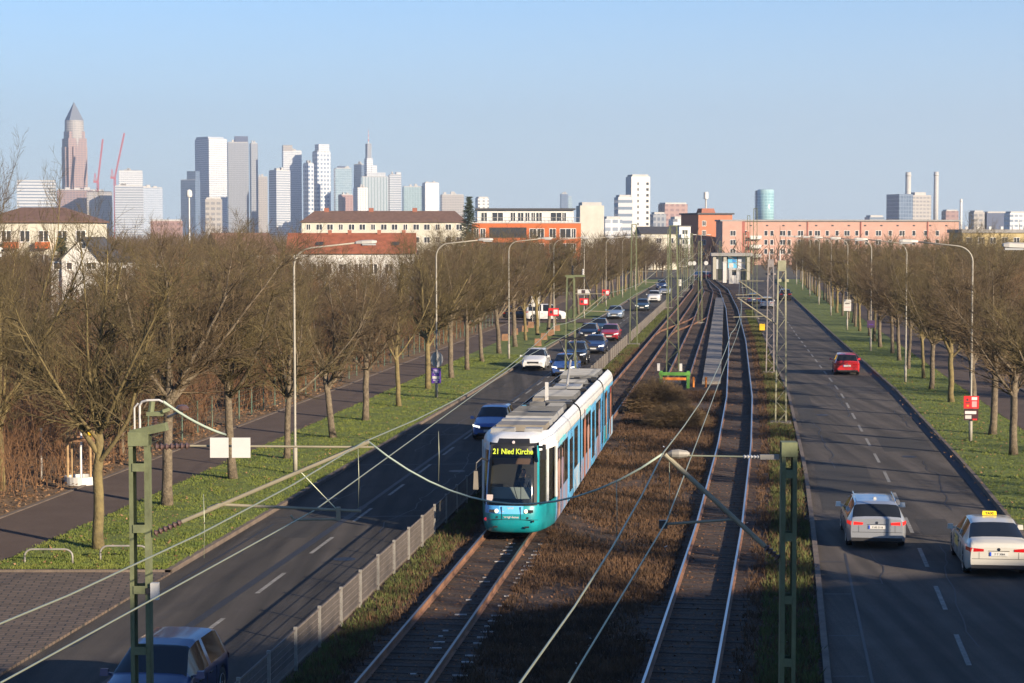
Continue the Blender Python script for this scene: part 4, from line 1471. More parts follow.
def gable(mb, x0, x1, y0, y1, z0, z1, ov=.35, hip=0.0):
    """pitched roof, ridge along x"""
    ym = (y0 + y1) / 2
    a = [(x0 - ov, y0 - ov, z0), (x1 + ov, y0 - ov, z0), (x1 + ov, y1 + ov, z0), (x0 - ov, y1 + ov, z0),
         (x0 - ov + hip, ym, z1), (x1 + ov - hip, ym, z1)]
    n = len(mb.v)
    mb.v += a + [(p[0], p[1], p[2] - .18) for p in a[:4]]
    for f in ((0, 1, 5, 4), (2, 3, 4, 5), (1, 2, 5), (3, 0, 4), (6, 7, 1, 0), (7, 8, 2, 1), (8, 9, 3, 2), (9, 6, 0, 3), (9, 8, 7, 6)):
        mb.f.append(tuple(n + i for i in f))
def walls(mb, x0, x1, y0, y1, z0, z1):
    mb.box(x0, x1, y0, y1, z0, z1)

# salmon apartment block across the junction, long lit front with a wing at its left end
D = 600.0
bx = px2x(721, D)
sb = thing('apartment_block', 'long salmon three-storey apartment block beyond the junction', 'apartment block', (bx, D, 0), 0.06)
Hs = 13.3
LW = px2x(962, D) - bx
MB().box(0, LW, .0, 10, -.1, Hs).build('wall', M_salmon, sb)
MB().box(-.4, LW + .4, -.5, 10.4, Hs, Hs + .5).build('roof', M_greyroof, sb)
MB().box(-.03, 6.0, -2.2, 0, -.1, Hs - .02).build('stair_wing', M_salmon, sb)
MB().box(6.0, 6.9, -2.2, -.0, -.1, Hs - .05).build('wing_side', M_salmon2, sb)
for z in (3.3, 6.1, 8.9):
    for px in (731.5, 739.5, 745.5, 766, 772, 783, 789.5, 801, 811, 818, 828, 838, 848, 858, 868, 880, 892, 904, 916, 928, 940):
        x = px2x(px, D) - bx
        wide = px in (731.5, 783, 801, 818, 848, 880, 904)
        y = -2.2 if px < 735 else 0
        window(sb, x, y, z, 1.6 if wide else .95, 1.5, 0, wide)
for z in (2.2, 5.0, 7.8):
    x = px2x(755.5, D) - bx
    b_ = MB().box(x - 1.9, x + 1.6, -1.5, 0, z, z + .16)
    b_.box(x - 1.9, x + 1.6, -1.5, -1.42, z + .16, z + 1.1)
    o = b_.build('balcony', M_whitew, sb)
    MB().box(x - 3.0, x - 1.95, -.05, .06, z + .2, z + 2.3).build('balcony_door', M_salmon2, sb)
for px in (808, 862, 930):
    x = px2x(px, D) - bx
    MB().box(x - .15, x + .15, -.2, -.02, 0, Hs).build('downpipe', M_salmon2, sb)
for i in range(14):
    x = 4 + i * (LW - 8) / 13
    MB().box(x - .35, x + .35, -.03, .03, Hs - 1.5, Hs - 1.1).build('attic_vent', M_glassd, sb)
# darker block left of it
D2 = 621.0
x0 = px2x(698, D2)
db = thing('apartment_block', 'tall orange-red apartment block behind the left end of the salmon one', 'apartment block', (x0, D2, 0), 0.35)
MB().box(0, 12.0, 0, 13, -.1, 15.6).build('wall', mat('orange_red_render', (.38, .14, .075), .85, var=.08, scale=.4), db)
MB().box(-.5, 12.5, -.5, 13.5, 15.6, 16.1).build('roof', M_darkroof, db)
MB().box(3, 8, 4, 8, 16.1, 17.6, .4).build('roof_house', M_chim, db)
mt = MB(); mt.tube([(5.5, 6, 17.6), (5.5, 6, 22.5)], .28, 8); mt.build('antenna_mast', M_conc, db)
MB().lathe([(.5, 20.6), (.75, 20.7), (.75, 22.8), (.5, 22.9)], 10, (5.5, 6, 0)).build('antenna', M_whitew, db)
for z in (3, 6, 9, 12):
    for x in (2, 10):
        window(db, x, 0, z, 1.2, 1.5)
# low dark-fronted buildings in the shade left of it, white tower house with balconies
D3 = 560.0
nb = thing('apartment_block', 'narrow white house with stacked balconies at the end of the tracks', 'house', (px2x(679, D3), D3, 0), 0.2)
MB().box(0, 3.4, 0, 9, -.1, 11.6).build('wall', M_whitew, nb)
MB().box(-.2, 3.6, -.2, 9.2, 11.6, 11.9).build('roof', M_darkroof, nb)
for z in (2.6, 5.4, 8.2):
    MB().box(.3, 3.2, -1.1, 0, z, z + 1.1).build('balcony', M_whitew, nb)
    window(nb, 1.7, 0, z + 1.15, 1.6, 1.2)
cb = thing('house', 'pale cream house with dark roof left of the tracks far away', 'house', (px2x(641, 520), 520, 0), 0.1)
MB().box(0, 9.8, 0, 9, -.1, 9.6).build('wall', M_cream, cb)
r_ = MB(); gable(r_, 0, 9.8, 0, 9, 9.6, 11.4); r_.build('roof', M_darkroof, cb)
for x in (1.5, 4.8, 8.1):
    for z in (4, 7):
        window(cb, x, 0, z, 1.2, 1.3)
lb_ = thing('apartment_block', 'long shaded building behind the far end of the street', 'apartment block', (px2x(640, 700), 700, 0), 0.1)
MB().box(0, 24, 0, 12, -.1, 9.5).build('wall', mat('grey_blue_render', (.2, .2, .23), .85, var=.1, scale=.3), lb_)
MB().box(-.3, 24.3, -.3, 12.3, 9.5, 10).build('roof', M_darkroof, lb_)
for i in range(8):
    for z in (3, 6):
        window(lb_, 1.8 + i * 2.9, 0, z, 1.2, 1.4)
# pavilion with posters and the white portal hut
D4 = 400.0
pv = thing('pavilion', 'low glazed pavilion with pale pillars and a bright blue poster at the track end', 'pavilion', (px2x(712.5, D4), D4, 0), -0.05)
PWD = px2x(750.5, D4) - px2x(712.5, D4)
MB().box(0, PWD, 1.2, 5.0, 0, 4.9).build('wall', mat('pavilion_wall', (.10, .10, .10), .7), pv)
MB().box(-.3, PWD + .3, -.3, 5.3, 4.9, 5.5).build('roof', M_greyroof, pv)
for x in (.4, 2.55, PWD - .5):
    MB().box(x - .32, x + .32, .2, 1.1, 0, 4.9).build('pillar', mat('pavilion_pillar', (.34, .32, .26), .8), pv)
for x0_, x1_, m_ in ((.8, 2.1, mat('poster_grey', (.38, .4, .42), .6)), (3.2, 5.0, mat('poster_blue', (.10, .40, .62), .6)), (5.2, 6.8, mat('poster_grey2', (.45, .47, .5), .6))):
    p_ = MB().box(x0_, x1_, 1.12, 1.2, 2.2, 4.7).build('poster_board', m_, pv)
    if m_.name == 'poster_blue':
        MB().box(x0_ + .2, x0_ + 1.1, 1.10, 1.12, 2.5, 3.4).build('print', M_white, p_)
        MB().box(x0_ + .9, x1_ - .2, 1.10, 1.12, 3.6, 4.3).build('print', mat('poster_blue2', (.03, .2, .5), .6), p_)
M_hutw = mat('hut_white', (.36, .36, .35), .7, var=.1, scale=2)
hut = thing('portal_hut', 'white portal-shaped hut beside the end of the tracks', 'hut', (px2x(729, 368), 368, .03), 0)
MB().box(0, .55, 0, 1, 0, 2.6).build('leg', M_hutw, hut)
MB().box(1.4, 1.95, 0, 1, 0, 2.6).build('leg', M_hutw, hut)
MB().box(-.1, 2.05, -.1, 1.1, 2.6, 2.95).build('lintel', M_hutw, hut)
MB().box(.55, 1.4, .1, .9, 0, 1.6).build('cabinet', M_white, hut)
MB().box(.55, 1.4, .5, .6, 1.6, 2.6).build('backing', M_glassd, hut)
o = MB().box(-.35, .35, -.35, .35, 0, 3.9).box(-.42, .42, -.42, .42, 3.9, 4.05).build('pillar', M_white, None, loc=(px2x(724.5, 376), 376, .03)); o['kind'] = 'thing'; o.name = 'advert_pillar'
tag(o, 'white square pillar left of the white portal hut', 'pillar')

# orange and white building in the left trees
D5 = 420.0
ob = thing('apartment_block', 'orange building with a set-back white top floor behind the left trees', 'apartment block', (px2x(472, D5), D5, 0), 0.03)
LO = px2x(581, D5) - px2x(472, D5)
MB().box(0, LO, 0, 12, -.1, 11.7).build('wall', M_orangew, ob)
MB().box(-.1, LO + .1, -.1, 12.1, 11.7, 11.95).build('terrace', M_conc, ob)
MB().box(1.2, LO - 1.5, 1.6, 11, 11.95, 14.6).build('top_floor', M_whitew, ob)
MB().box(.8, LO - 1.1, .9, 11.4, 14.6, 14.95).build('roof', M_darkroof, ob)
for i in range(28):
    x = .3 + i * (LO - .6) / 27
    MB().box(x - .03, x + .03, .05, .11, 11.95, 12.9).build('railing_post', M_galv, ob)
MB().box(.2, LO - .2, .05, .11, 12.9, 12.98).build('railing_bar', M_galv, ob)
for f, w in ((.07, 1.2), (.21, 2.3), (.37, 1.0), (.45, 1.2), (.52, .9), (.58, .8), (.64, 1.2), (.82, 2.4), (.9, .9)):
    window(ob, 1.2 + f * (LO - 2.7), 1.6, 12.2, w, 1.8)
for z in (8.6, 5.4, 2.2):
    MB().box(LO * .16, LO * .50, -.04, .05, z, z + 2.2).build('loggia', M_glassd, ob)
    for f, w in ((.04, 1.0), (.10, 1.0), (.56, 1.4), (.63, 1.4), (.74, 1.3), (.86, 2.4), (.93, 1.0)):
        window(ob, f * LO, 0, z, w, 1.9)
# long cream block with brown roof
D6 = 460.0
lc = thing('apartment_block', 'long cream block with a brown pitched roof below the skyline', 'apartment block', (px2x(302, D6), D6, 0), 0.02)
LC = px2x(466, D6) - px2x(302, D6)
MB().box(0, LC, 0, 11, -.1, 12.3).build('wall', M_cream, lc)
r_ = MB(); gable(r_, 0, LC, 0, 11, 12.3, 14.9, hip=3.0); ro = r_.build('roof', M_browntile, lc)
for px in (325, 370, 414):
    x = px2x(px, D6) - px2x(302, D6)
    MB().box(x - .5, x + .6, 4.9, 6.1, 14.2, 15.6).build('chimney', M_chim, ro)
for z in (10.4, 7.4, 4.4):
    for i in range(15):
        window(lc, 1.6 + i * (LC - 3.2) / 14, 0, z, 1.3 if i % 3 else .9, 1.25)
# red-roofed row with white walls
D7 = 265.0
rr_ = thing('row_house', 'row house with orange-red tiled roof and white wall behind the lamp head', 'house', (px2x(288, D7), D7, 0), 0.03)
LR_ = px2x(413, D7) - px2x(288, D7)
MB().box(0, LR_, 0, 9, -.1, 6.9).build('wall', M_whitew, rr_)
r_ = MB(); gable(r_, 0, LR_, 0, 9, 6.9, 9.55); ro = r_.build('roof', M_redtile, rr_)
for f in (.32, .48, .72, .92):
    MB().box(f * LR_ - .25, f * LR_ + .25, 4.1, 4.8, 9.2, 9.95).build('chimney', M_chim, ro)
for f in (.25, .62, .86):
    n_ = MB(); n_.quad((f * LR_ - .5, 1.1, 7.85), (f * LR_ + .5, 1.1, 7.85), (f * LR_ + .5, 1.9, 8.29), (f * LR_ - .5, 1.9, 8.29))
    n_.v = [(x, y, z + .05) for x, y, z in n_.v]
    n_.build('roof_window', M_glassd, ro)
for i in range(8):
    for z in (1.2, 4.0):
        window(rr_, 1.2 + i * (LR_ - 2.4) / 7, 0, z, 1.0, 1.3)
# second brown-roofed bit left of it
r2 = thing('house', 'house with dark red roof among the trees left of the red-roofed row', 'house', (px2x(222, 300), 300, 0), 0.5)
MB().box(0, 9, 0, 8, -.1, 6.4).build('wall', M_whitew, r2)
r_ = MB(); gable(r_, 0, 9, 0, 8, 6.4, 9.6); r_.build('roof', M_browntile, r2)
for x in (2, 4.5, 7):
    window(r2, x, 0, 3.6, 1.1, 1.3)
# white gabled house at left
D8 = 190.0
gh = thing('house', 'white gabled house with dark roof at left among bare trees', 'house', (px2x(62, D8), D8, 0), 0.0)
gw = MB()
WG = px2x(100, D8) - px2x(62, D8)
gw.box(0, WG, 0, 10, -.1, 7.0)
n = len(gw.v)
gw.v += [(0, 0, 7.0), (WG, 0, 7.0), (WG / 2 + .2, 0, 9.0), (0, 10, 7.0), (WG, 10, 7.0), (WG / 2 + .2, 10, 9.0)]
gw.f += [(n, n + 1, n + 2), (n + 4, n + 3, n + 5)]
gw.build('wall', M_whitew, gh)
rg = MB()
for s, xe in ((-1, -.25), (1, WG + .25)):
    xm = WG / 2 + .2
    rg.quad((xe, -.3, 6.86), (xm, -.3, 9.12), (xm, 10.3, 9.12), (xe, 10.3, 6.86))
    rg.quad((xe, -.3, 6.72), (xe, 10.3, 6.72), (xm, 10.3, 8.98), (xm, -.3, 8.98))
    rg.quad((xe, -.3, 6.72), (xm, -.3, 8.98), (xm, -.3, 9.12), (xe, -.3, 6.86))
rg.build('roof', M_darkroof, gh)
MB().box(-1.15, -.02, .4, 9, -.1, 6.85).build('annex', M_whitew, gh)
MB().box(-1.3, -.01, .2, 9.2, 6.85, 7.0).build('annex_roof', M_darkroof, gh)
MB().box(WG + .02, WG + 9.5, 1.5, 9, -.1, 6.7).build('long_wing', M_whitew, gh)
MB().box(WG + .02, WG + 9.8, 1.2, 9.3, 6.7, 7.1).build('wing_roof', M_darkroof, gh)
window(gh, WG / 2 + .3, 0, 8.0, .42, .5, 0, False)
window(gh, .75, 0, 6.0, .5, .6, 0, False)
window(gh, 2.9, 0, 6.0, .9, .6, 0, True)
window(gh, -.6, .4, 6.0, .5, .6, 0, False)
for i in range(3):
    window(gh, WG + 1.8 + i * 2.6, 1.5, 5.0, 1.0, 1.1)
# big cream house with brown hipped roof at far left
D9 = 260.0
bc = thing('house', 'large cream apartment house with brown hipped roof at the left edge', 'house', (px2x(-22, D9), D9, 0), 0.0)
LB = px2x(92, D9) - px2x(-22, D9)
MB().box(0, LB, 0, 10, -.1, 11.1).build('wall', M_cream, bc)
r_ = MB(); gable(r_, 0, LB, 0, 10, 11.1, 13.0, hip=5.0); r_.build('roof', M_browntile, bc)
for z in (2.2, 5.2, 8.4):
    for i in range(6):
        window(bc, 1.4 + i * (LB - 2.8) / 5, 0, z, 1.2, 1.4)
    for x in (4.6, 8.8):
        MB().box(x - .9, x + .9, -1.0, 0, z - .9, z - .05).build('balcony', M_orangew, bc)
# yellow building at far right, behind the trees
D10 = 470.0
yb_ = thing('apartment_block', 'long yellow building with pale flat roof at the right edge', 'apartment block', (px2x(962, D10), D10, 0), 0.05)
MB().box(0, 40, 0, 12, -.1, 9.7).build('wall', M_yellow_w, yb_)
MB().box(-.4, 40.4, -.4, 12.4, 9.7, 10.5).build('roof', M_greyroof, yb_)
for i in range(7):
    MB().box(1.5 + i * 2.9, 2.1 + i * 2.9, 3, 3.6, 10.5, 11.2).build('roof_vent', M_whitew, yb_)
for i in range(13):
    for z in (4.2, 7.2):
        window(yb_, 1.6 + i * 2.9, 0, z, 1.3, 1.3)

# unseen block added on the right only to cast shade over the foreground
sh = thing('apartment_block', 'unseen block added beside the right road to shade the foreground', 'apartment block', (0, 0, 0))
hp = [(21.0, 4.6), (25.5, 4.9), (30.5, 6.6), (33.5, 10.4), (62, 22.5), (69, 6), (28, -13)]
MB().prism(hp, -.1, 16).build('wall', M_conc, sh)
MB().prism([(a * 1.0, b) for a, b in hp], 16, 16.4).build('roof', M_greyroof, sh)

# ------------------------------------------------------------------ the skyline, at its real distance
FG = {
 'silver': facade('facade_silver', (.36, .40, .46), (.17, .23, .31), 3.6, 3.0, .55, .8, vary=.6),
 'white': facade('facade_white', (.52, .535, .55), (.19, .23, .29), 3.6, 3.4, .45, .75, vary=.4),
 'whiteband': facade('facade_white_band', (.44, .455, .475), (.16, .20, .26), 3.8, 60.0, .42, 1.0, vary=.1),
 'bluegrid': facade('facade_blue_grid', (.52, .54, .56), (.10, .16, .26), 7.0, 6.0, .55, .6, vary=.3),
 'glass': facade('facade_glass', (.34, .42, .46), (.16, .25, .32), 3.8, 3.2, .8, .85, vary=.5),
 'green': facade('facade_green_glass', (.30, .38, .41), (.18, .27, .30), 3.8, 4.5, .85, .8, vary=.4),
 'grey': facade('facade_grey', (.25, .265, .29), (.13, .15, .19), 3.5, 2.6, .6, .6, vary=.3),
 'pink': facade('facade_pink_granite', (.27, .185, .165), (.11, .11, .15), 3.7, 5.0, .5, .7, vary=.4),
 'brick': facade('facade_brick_red', (.27, .17, .155), (.20, .135, .135), 4.0, 5.0, .5, .6, vary=.4),
 'tan': facade('facade_tan', (.33, .31, .29), (.20, .20, .21), 3.8, 4.0, .5, .7, vary=.4),
 'blue': facade('facade_blue', (.15, .20, .28), (.07, .11, .17), 3.8, 3.0, .8, .8, vary=.5),
 'resid': facade('facade_resid', (.52, .53, .53), (.16, .17, .19), 3.0, 4.4, .45, .45, vary=.3),
}
M_crane = mat('crane_red', (0.42, 0.08, 0.09), 0.6)
M_navy = mat('navy_box', (0.05, 0.07, 0.13), 0.5)
def tower(name, label, pl, ps, pr, pt, D, m, th=40, extras=(), base=0.0, roof=None):
    """box tower: corner towards us at ps, left face to pl, right face to pr, top at pt; extras (fx0, fx1, fy0, fy1, top py, material)"""
    ct, st = math.cos(math.radians(th)), math.sin(math.radians(th))
    Lr = max(8.0, (pr - ps) * D / FPX / ct)
    Ll = max(12.0, (ps - pl) * D / FPX / st)
    H = py2z(pt, D)
    o = thing(name, label, 'skyscraper' if H > 60 else 'building', (px2x(ps, D), D, base), math.radians(th))
    MB().box(0, Lr, 0, Ll, 0, H).build('shaft', m, o)
    MB().box(.8, Lr - .8, .8, Ll - .8, H, H + 1.2).build('parapet', roof or M_conc, o)
    for (a, b, c, d, py, mm) in extras:
        h2 = py2z(py, D)
        MB().box(a * Lr, b * Lr, c * Ll, d * Ll, H + .01, h2).build('roof_block', mm, o)
    if D > 2500 and Lr > 10:
        rp_ = MB()
        for k in range(3):
            a = random.uniform(.1, .7)
            rp_.box(a * Lr, (a + random.uniform(.08, .2)) * Lr, Ll * .3, Ll * .6, H + 1.2, H + random.uniform(2.5, 6))
        rp_.build('roof_plant', M_conc, o)
    return o, Lr, Ll, H
DS = 3300.0
# pointed tower at left
mtw = thing('skyscraper', 'tall pinkish tower with a pyramid tip at the left of the skyline', 'skyscraper', (px2x(73.5, DS), DS + 20, 0), math.radians(32))
w = 16.0
zb, zs, z2, zp, zt = 0, py2z(138, DS), py2z(131, DS), py2z(120, DS), py2z(101, DS)
MB().box(-w, w, -w, w, 0, zs).build('shaft', FG['pink'], mtw)
MB().box(-w * .55, w * .55, -w - 3.5, w + 3.5, 0, zs - 14).build('middle_bay', FG['pink'], mtw)
MB().box(-w - 3.5, w + 3.5, -w * .55, w * .55, 0, zs - 14.5).build('middle_bay', FG['pink'], mtw)
MB().box(-w * .86, w * .86, -w * .86, w * .86, zs, z2).build('setback', FG['pink'], mtw)
MB().lathe([(w * .98, zs - 30), (w * 1.02, zs), (w * .98, zp)], 28).build('glass_drum', FG['tan'], mtw)
MB().box(-w * .78, w * .78, -w * .78, w * .78, zp, zt, w * .775).build('pyramid', mat('pyramid_glass', (.10, .12, .16), .6), mtw)
tower('office_building', 'low brown office building at the foot of the pointed tower', 55, 58, 96, 190, DS - 200, FG['pink'], 10)
tower('office_building', 'pale office block with open window grid at the left edge of the skyline', 14, 18, 55, 181, 2400, FG['whiteband'], 12)
tower('skyscraper', 'grey-white office tower behind the banded round-ended building', 116, 120, 143, 171, DS, FG['white'], 12, ((.25, .8, .2, .8, 170, M_navy),))
tower('office_building', 'white banded office building right of the cranes', 114, 116, 143, 186, DS - 300, FG['whiteband'], 8)
tower('office_building', 'grey glass office block right of the banded building', 138, 143, 162, 188, DS - 100, FG['silver'], 25)
tower('office_building', 'low dark-roofed building between the two cranes', 84, 88, 112, 192, DS - 250, FG['tan'], 10, (), 0, M_darkroof)
for (pxb, pyb, pxt, pyt, lb) in ((99, 182, 104.5, 139, 'left red luffing crane with raised jib'), (116, 178, 126, 133, 'right red luffing crane, slightly taller')):
    D = DS - 60
    c = thing('tower_crane', lb, 'crane', (px2x(pxb, D), D, 0))
    def bars(mb, a, b, wd, n):
        a, b = Vector(a), Vector(b)
        dd = (b - a).normalized()
        sx = Vector((dd.z, 0, -dd.x)).normalized() * wd / 2
        sy = Vector((0, wd / 2, 0))
        cs = [sx + sy, sx - sy, -sx - sy, -sx + sy]
        for q in cs:
            mb.bar(a + q, b + q, .7)
        for i in range(n):
            p, r = a.lerp(b, i / n), a.lerp(b, (i + 1) / n)
            for k in range(4):
                mb.bar(p + cs[k], r + cs[(k + 1) % 4], .4)
    mm = MB(); bars(mm, (0, 0, 0), (0, 0, py2z(pyb, D)), 2.6, 22); mm.build('mast', M_crane, c)
    jj = MB(); bars(jj, (0, 0, py2z(pyb, D)), (px2x(pxt, D) - px2x(pxb, D), 0, py2z(pyt, D)), 1.6, 22); jj.build('jib', M_crane, c)
    z = py2z(pyb, D)
    MB().box(-7, 1, -1.5, 1.5, z - 1, z + 1.2).build('machinery_deck', M_crane, c)
    MB().box(-7, -4, -1.8, 1.8, z + 1.2, z + 4).build('counterweight', mat('crane_weight', (.35, .2, .2), .7), c)
    MB().bar((-2, 0, z), (-4.5, 0, z + 15), .9).bar((-6.5, 0, z), (-4.5, 0, z + 15), .8).build('a_frame', M_crane, c)
# tower with blue left side and white right side
tower('skyscraper', 'blocky tower, blue glass on its left and bright white on its right', 193, 210, 226, 139, DS, FG['white'], 42, ((.0, .85, .05, .9, 136.5, FG['silver']),))
tower('skyscraper', 'lower blue glass stepped wing left of the blocky white tower', 180, 196, 200, 180, DS - 60, FG['blue'], 60, ((.1, .9, .0, .6, 171, FG['blue']),))
tower('skyscraper', 'twin grey tower, left one with navy box on top', 227, 229, 249, 142.5, DS + 60, FG['grey'], 14, ((.35, .98, .1, .9, 136, M_navy),))
tower('skyscraper', 'narrow twin of the grey tower behind its right side', 250, 252, 258.5, 143.5, DS + 100, FG['grey'], 20)
tower('office_building', 'tan tower seen between the grey twins and the dark blue block', 257, 259, 268, 177, DS + 200, FG['tan'], 15)
tower('skyscraper', 'dark blue sided block with pale grid right of the grey twins', 268, 277, 290, 170.5, DS - 100, FG['whiteband'], 35)
tower('skyscraper', 'cream gridded tower with a small tan head', 281, 284, 302, 151, DS + 50, FG['white'], 12, ((.0, .5, .0, .9, 145, FG['tan']),))
tower('skyscraper', 'grey blue lattice-like lower tower left of the white-headed tower', 303, 309, 314, 163.5, DS - 50, FG['bluegrid'], 40)
tower('skyscraper', 'tall residential tower with dense dark balconies and white head', 312, 318, 330.5, 151.5, DS, FG['bluegrid'], 30, ((.15, .95, .1, .9, 144, FG['white']),))
tower('skyscraper', 'glass tower with dark rooftop box right of the residential tower', 333, 336, 352, 168.5, DS - 80, FG['glass'], 12, ((.2, .6, .2, .8, 166, M_navy),))
tower('office_building', 'purple brick low tower in front of the glass tower', 338, 342, 353, 195, DS - 200, FG['brick'], 30)
tower('skyscraper', 'dark blue tower left of the antenna tower', 354, 362, 366, 164.5, DS + 100, FG['blue'], 60)
an = thing('skyscraper', 'slender tower with stepped top and a red and white antenna', 'skyscraper', (px2x(369, DS + 60), DS + 60, 0), .5)
for (ww, z0, z1, pm) in ((11, 0, py2z(157, DS), FG['white']), (8, py2z(157, DS), py2z(142, DS), FG['grey'])):
    MB().box(-ww / 2, ww / 2, -ww / 2, ww / 2, z0, z1).build('shaft', pm, an)
MB().box(3, 13, -6, 6, 0, py2z(164, DS)).build('side_shaft', FG['white'], an)
za, zb_ = py2z(142, DS), py2z(128, DS)
for k in range(6):
    z0, z1 = za + (zb_ - za) * k / 6, za + (zb_ - za) * (k + 1) / 6
    MB().lathe([(.9 - .1 * k, z0), (.85 - .1 * k, z1)], 6).build('antenna', M_crane if k % 2 else M_whitew, an)
tower('skyscraper', 'wide pale glass slab with vertical ribs below the antenna tower', 360, 362, 388.5, 177, DS - 60, facade('facade_ribbed', (.42, .46, .48), (.22, .29, .32), 200, 5.0, .99, .55, vary=.1), 8, ((.2, .9, .1, .9, 172.5, FG['white']),))
tower('office_building', 'white gridded block with flat projecting roof before the pale slab', 353, 358, 368, 188, DS - 250, FG['resid'], 35)
tower('skyscraper', 'white tower with raised right edge', 388, 390, 401.5, 175, DS - 40, FG['whiteband'], 12, ((.6, 1, .1, .9, 172, FG['white']),))
tower('skyscraper', 'low green glass block left of the white box tower', 402, 404, 424, 187, DS, FG['green'], 12)
tower('skyscraper', 'short white box tower at the right end of the cluster', 422, 425.5, 439, 183, DS, mat('plain_white', (.55, .56, .57), .6), 20)
tower('office_building', 'pinkish office building right of the white box tower', 440, 442, 464, 195, DS - 300, FG['tan'], 10)
tower('office_building', 'small pale office block behind the fir tree', 475, 478, 489, 198, 1800, FG['resid'], 10)
tower('skyscraper', 'lone slanting dark blue glass tower beyond the orange building', 560, 561, 568, 194, 4200, FG['blue'], 10)
tower('skyscraper', 'paler glass half of the lone blue tower', 567, 568, 572, 197, 4230, FG['glass'], 10)
tower('apartment_block', 'pale plastered block right of the orange building', 579, 580, 604, 205.5, 700, mat('pale_plaster', (.46, .44, .38), .85, var=.1, scale=.3), 5)
wt, Lr, Ll, H = tower('apartment_tower', 'bright white high-rise with rows of small dark windows', 628, 631, 650, 176.5, 1100, M_whitew, 12, ((.1, .5, .1, .9, 175, M_whitew),))
for k in range(11):
    z = 3.5 + k * (H - 6) / 11
    for fx, ww in ((.86, 1.5), (.36, .9)):
        window(wt, fx * Lr, 0, z + 1, ww, 1.5, 0, False)
tower('apartment_block', 'lower white banded block left of the white high-rise', 617, 618, 628.5, 197, 1080, FG['whiteband'], 8)
tower('office_building', 'pink brick cube right of the white high-rise', 659, 664.5, 688, 204, 1600, FG['brick'], 20)
ct = thing('skyscraper', 'round green-blue glass tower above the salmon block', 'skyscraper', (px2x(765, 2600), 2600, 0))
MB().lathe([(11, 0), (11, py2z(190, 2600)), (9.5, py2z(189.5, 2600))], 28).build('shaft', facade('facade_round', (.30, .46, .48), (.16, .32, .36), 3.8, 4.5, .75, .85, vary=.4), ct, smooth=True)
MB().box(-13, -3, 2, 12, 0, py2z(190.5, 2600)).build('core', FG['blue'], ct)
# power station at right
DP = 2000.0
pst = thing('power_station', 'power station boiler houses with blue-grey walls right of the salmon block', 'power station', (px2x(900, DP), DP, 0), .25)
def W_(px): return px2x(px, DP) - px2x(900, DP)
MB().box(W_(898), W_(913), 0, 30, 0, py2z(194, DP)).build('boiler_house', FG['blue'], pst)
MB().box(W_(914), W_(934), 2, 30, 0, py2z(195, DP)).build('boiler_house', FG['tan'], pst)
MB().box(W_(918), W_(930), 6, 26, py2z(195, DP), py2z(192, DP)).build('roof_block', M_conc, pst)
for px, pt, r, lb in ((909, 172, 2.8, 'left pale power station chimney, the thicker one'), (937, 171.5, 2.4, 'right tall grey power station chimney')):
    o = MB().lathe([(r * 1.1, 0), (r, py2z(pt, DP)), (r * .8, py2z(pt, DP) + .1)], 20).lathe([(r * 1.12, py2z(pt, DP) - 4), (r * 1.12, py2z(pt, DP) - 2.5)], 20).build('chimney_stack', M_conc, None, True, (px2x(px, DP), DP + 10, 0))
    tag(o, lb, 'chimney')
o = MB().lathe([(1.5, 0), (1.3, py2z(199, DP)), (1.0, py2z(199, DP) + .1)], 14).lathe([(1.5, py2z(199, DP) - 3), (1.5, py2z(199, DP) - 2)], 14).build('chimney_stack', M_whitew, None, True, (px2x(960, DP), DP, 0))
tag(o, 'short white chimney right of the power station', 'chimney')
tower('industrial_hall', 'low dark blue hall on the right horizon', 985, 986, 1008, 213, 1500, M_navy, 5)
for i, (a, b, t, D, m, lb) in enumerate(((868, 884, 217, 1300, 'whiteband', 'low white buildings left of the power station'), (944, 958, 211, 1700, 'brick', 'small red brick works right of the chimneys'),
        (972, 984, 212, 1500, 'tan', 'low tan building on the right horizon'), (1008, 1030, 213, 1400, 'white', 'pale low building at the right edge of the horizon'), (652, 660, 214, 1200, 'grey', 'small grey building between the white high-rise and the pink cube'),
        (604, 618, 219, 900, 'white', 'low pale hall with curved roof before the white high-rise'), (672, 690, 219, 900, 'resid', 'low pale block below the pink cube'), (520, 540, 216, 1400, 'tan', 'low tan block behind the orange building'),
        (150, 182, 221, 1500, 'brick', 'low brown-red buildings below the skyline at left'), (205, 222, 199, 1400, 'tan', 'scaffolded tan block in front of the blocky white tower'))):
    tower('office_building', lb, a, a + 1, b, t, D, FG[m], 6)
o = MB().tube([(0, 0, 0), (0, 0, py2z(197, 700))], .25, 8).lathe([(.9, py2z(197, 700)), (1.1, py2z(195, 700)), (1.0, py2z(191, 700)), (.3, py2z(189.5, 700))], 12).build('lantern_mast', M_whitew, None, loc=(px2x(190, 700), 700, 0))
tag(o, 'white mast with a lantern head below the blocky white tower', 'mast')
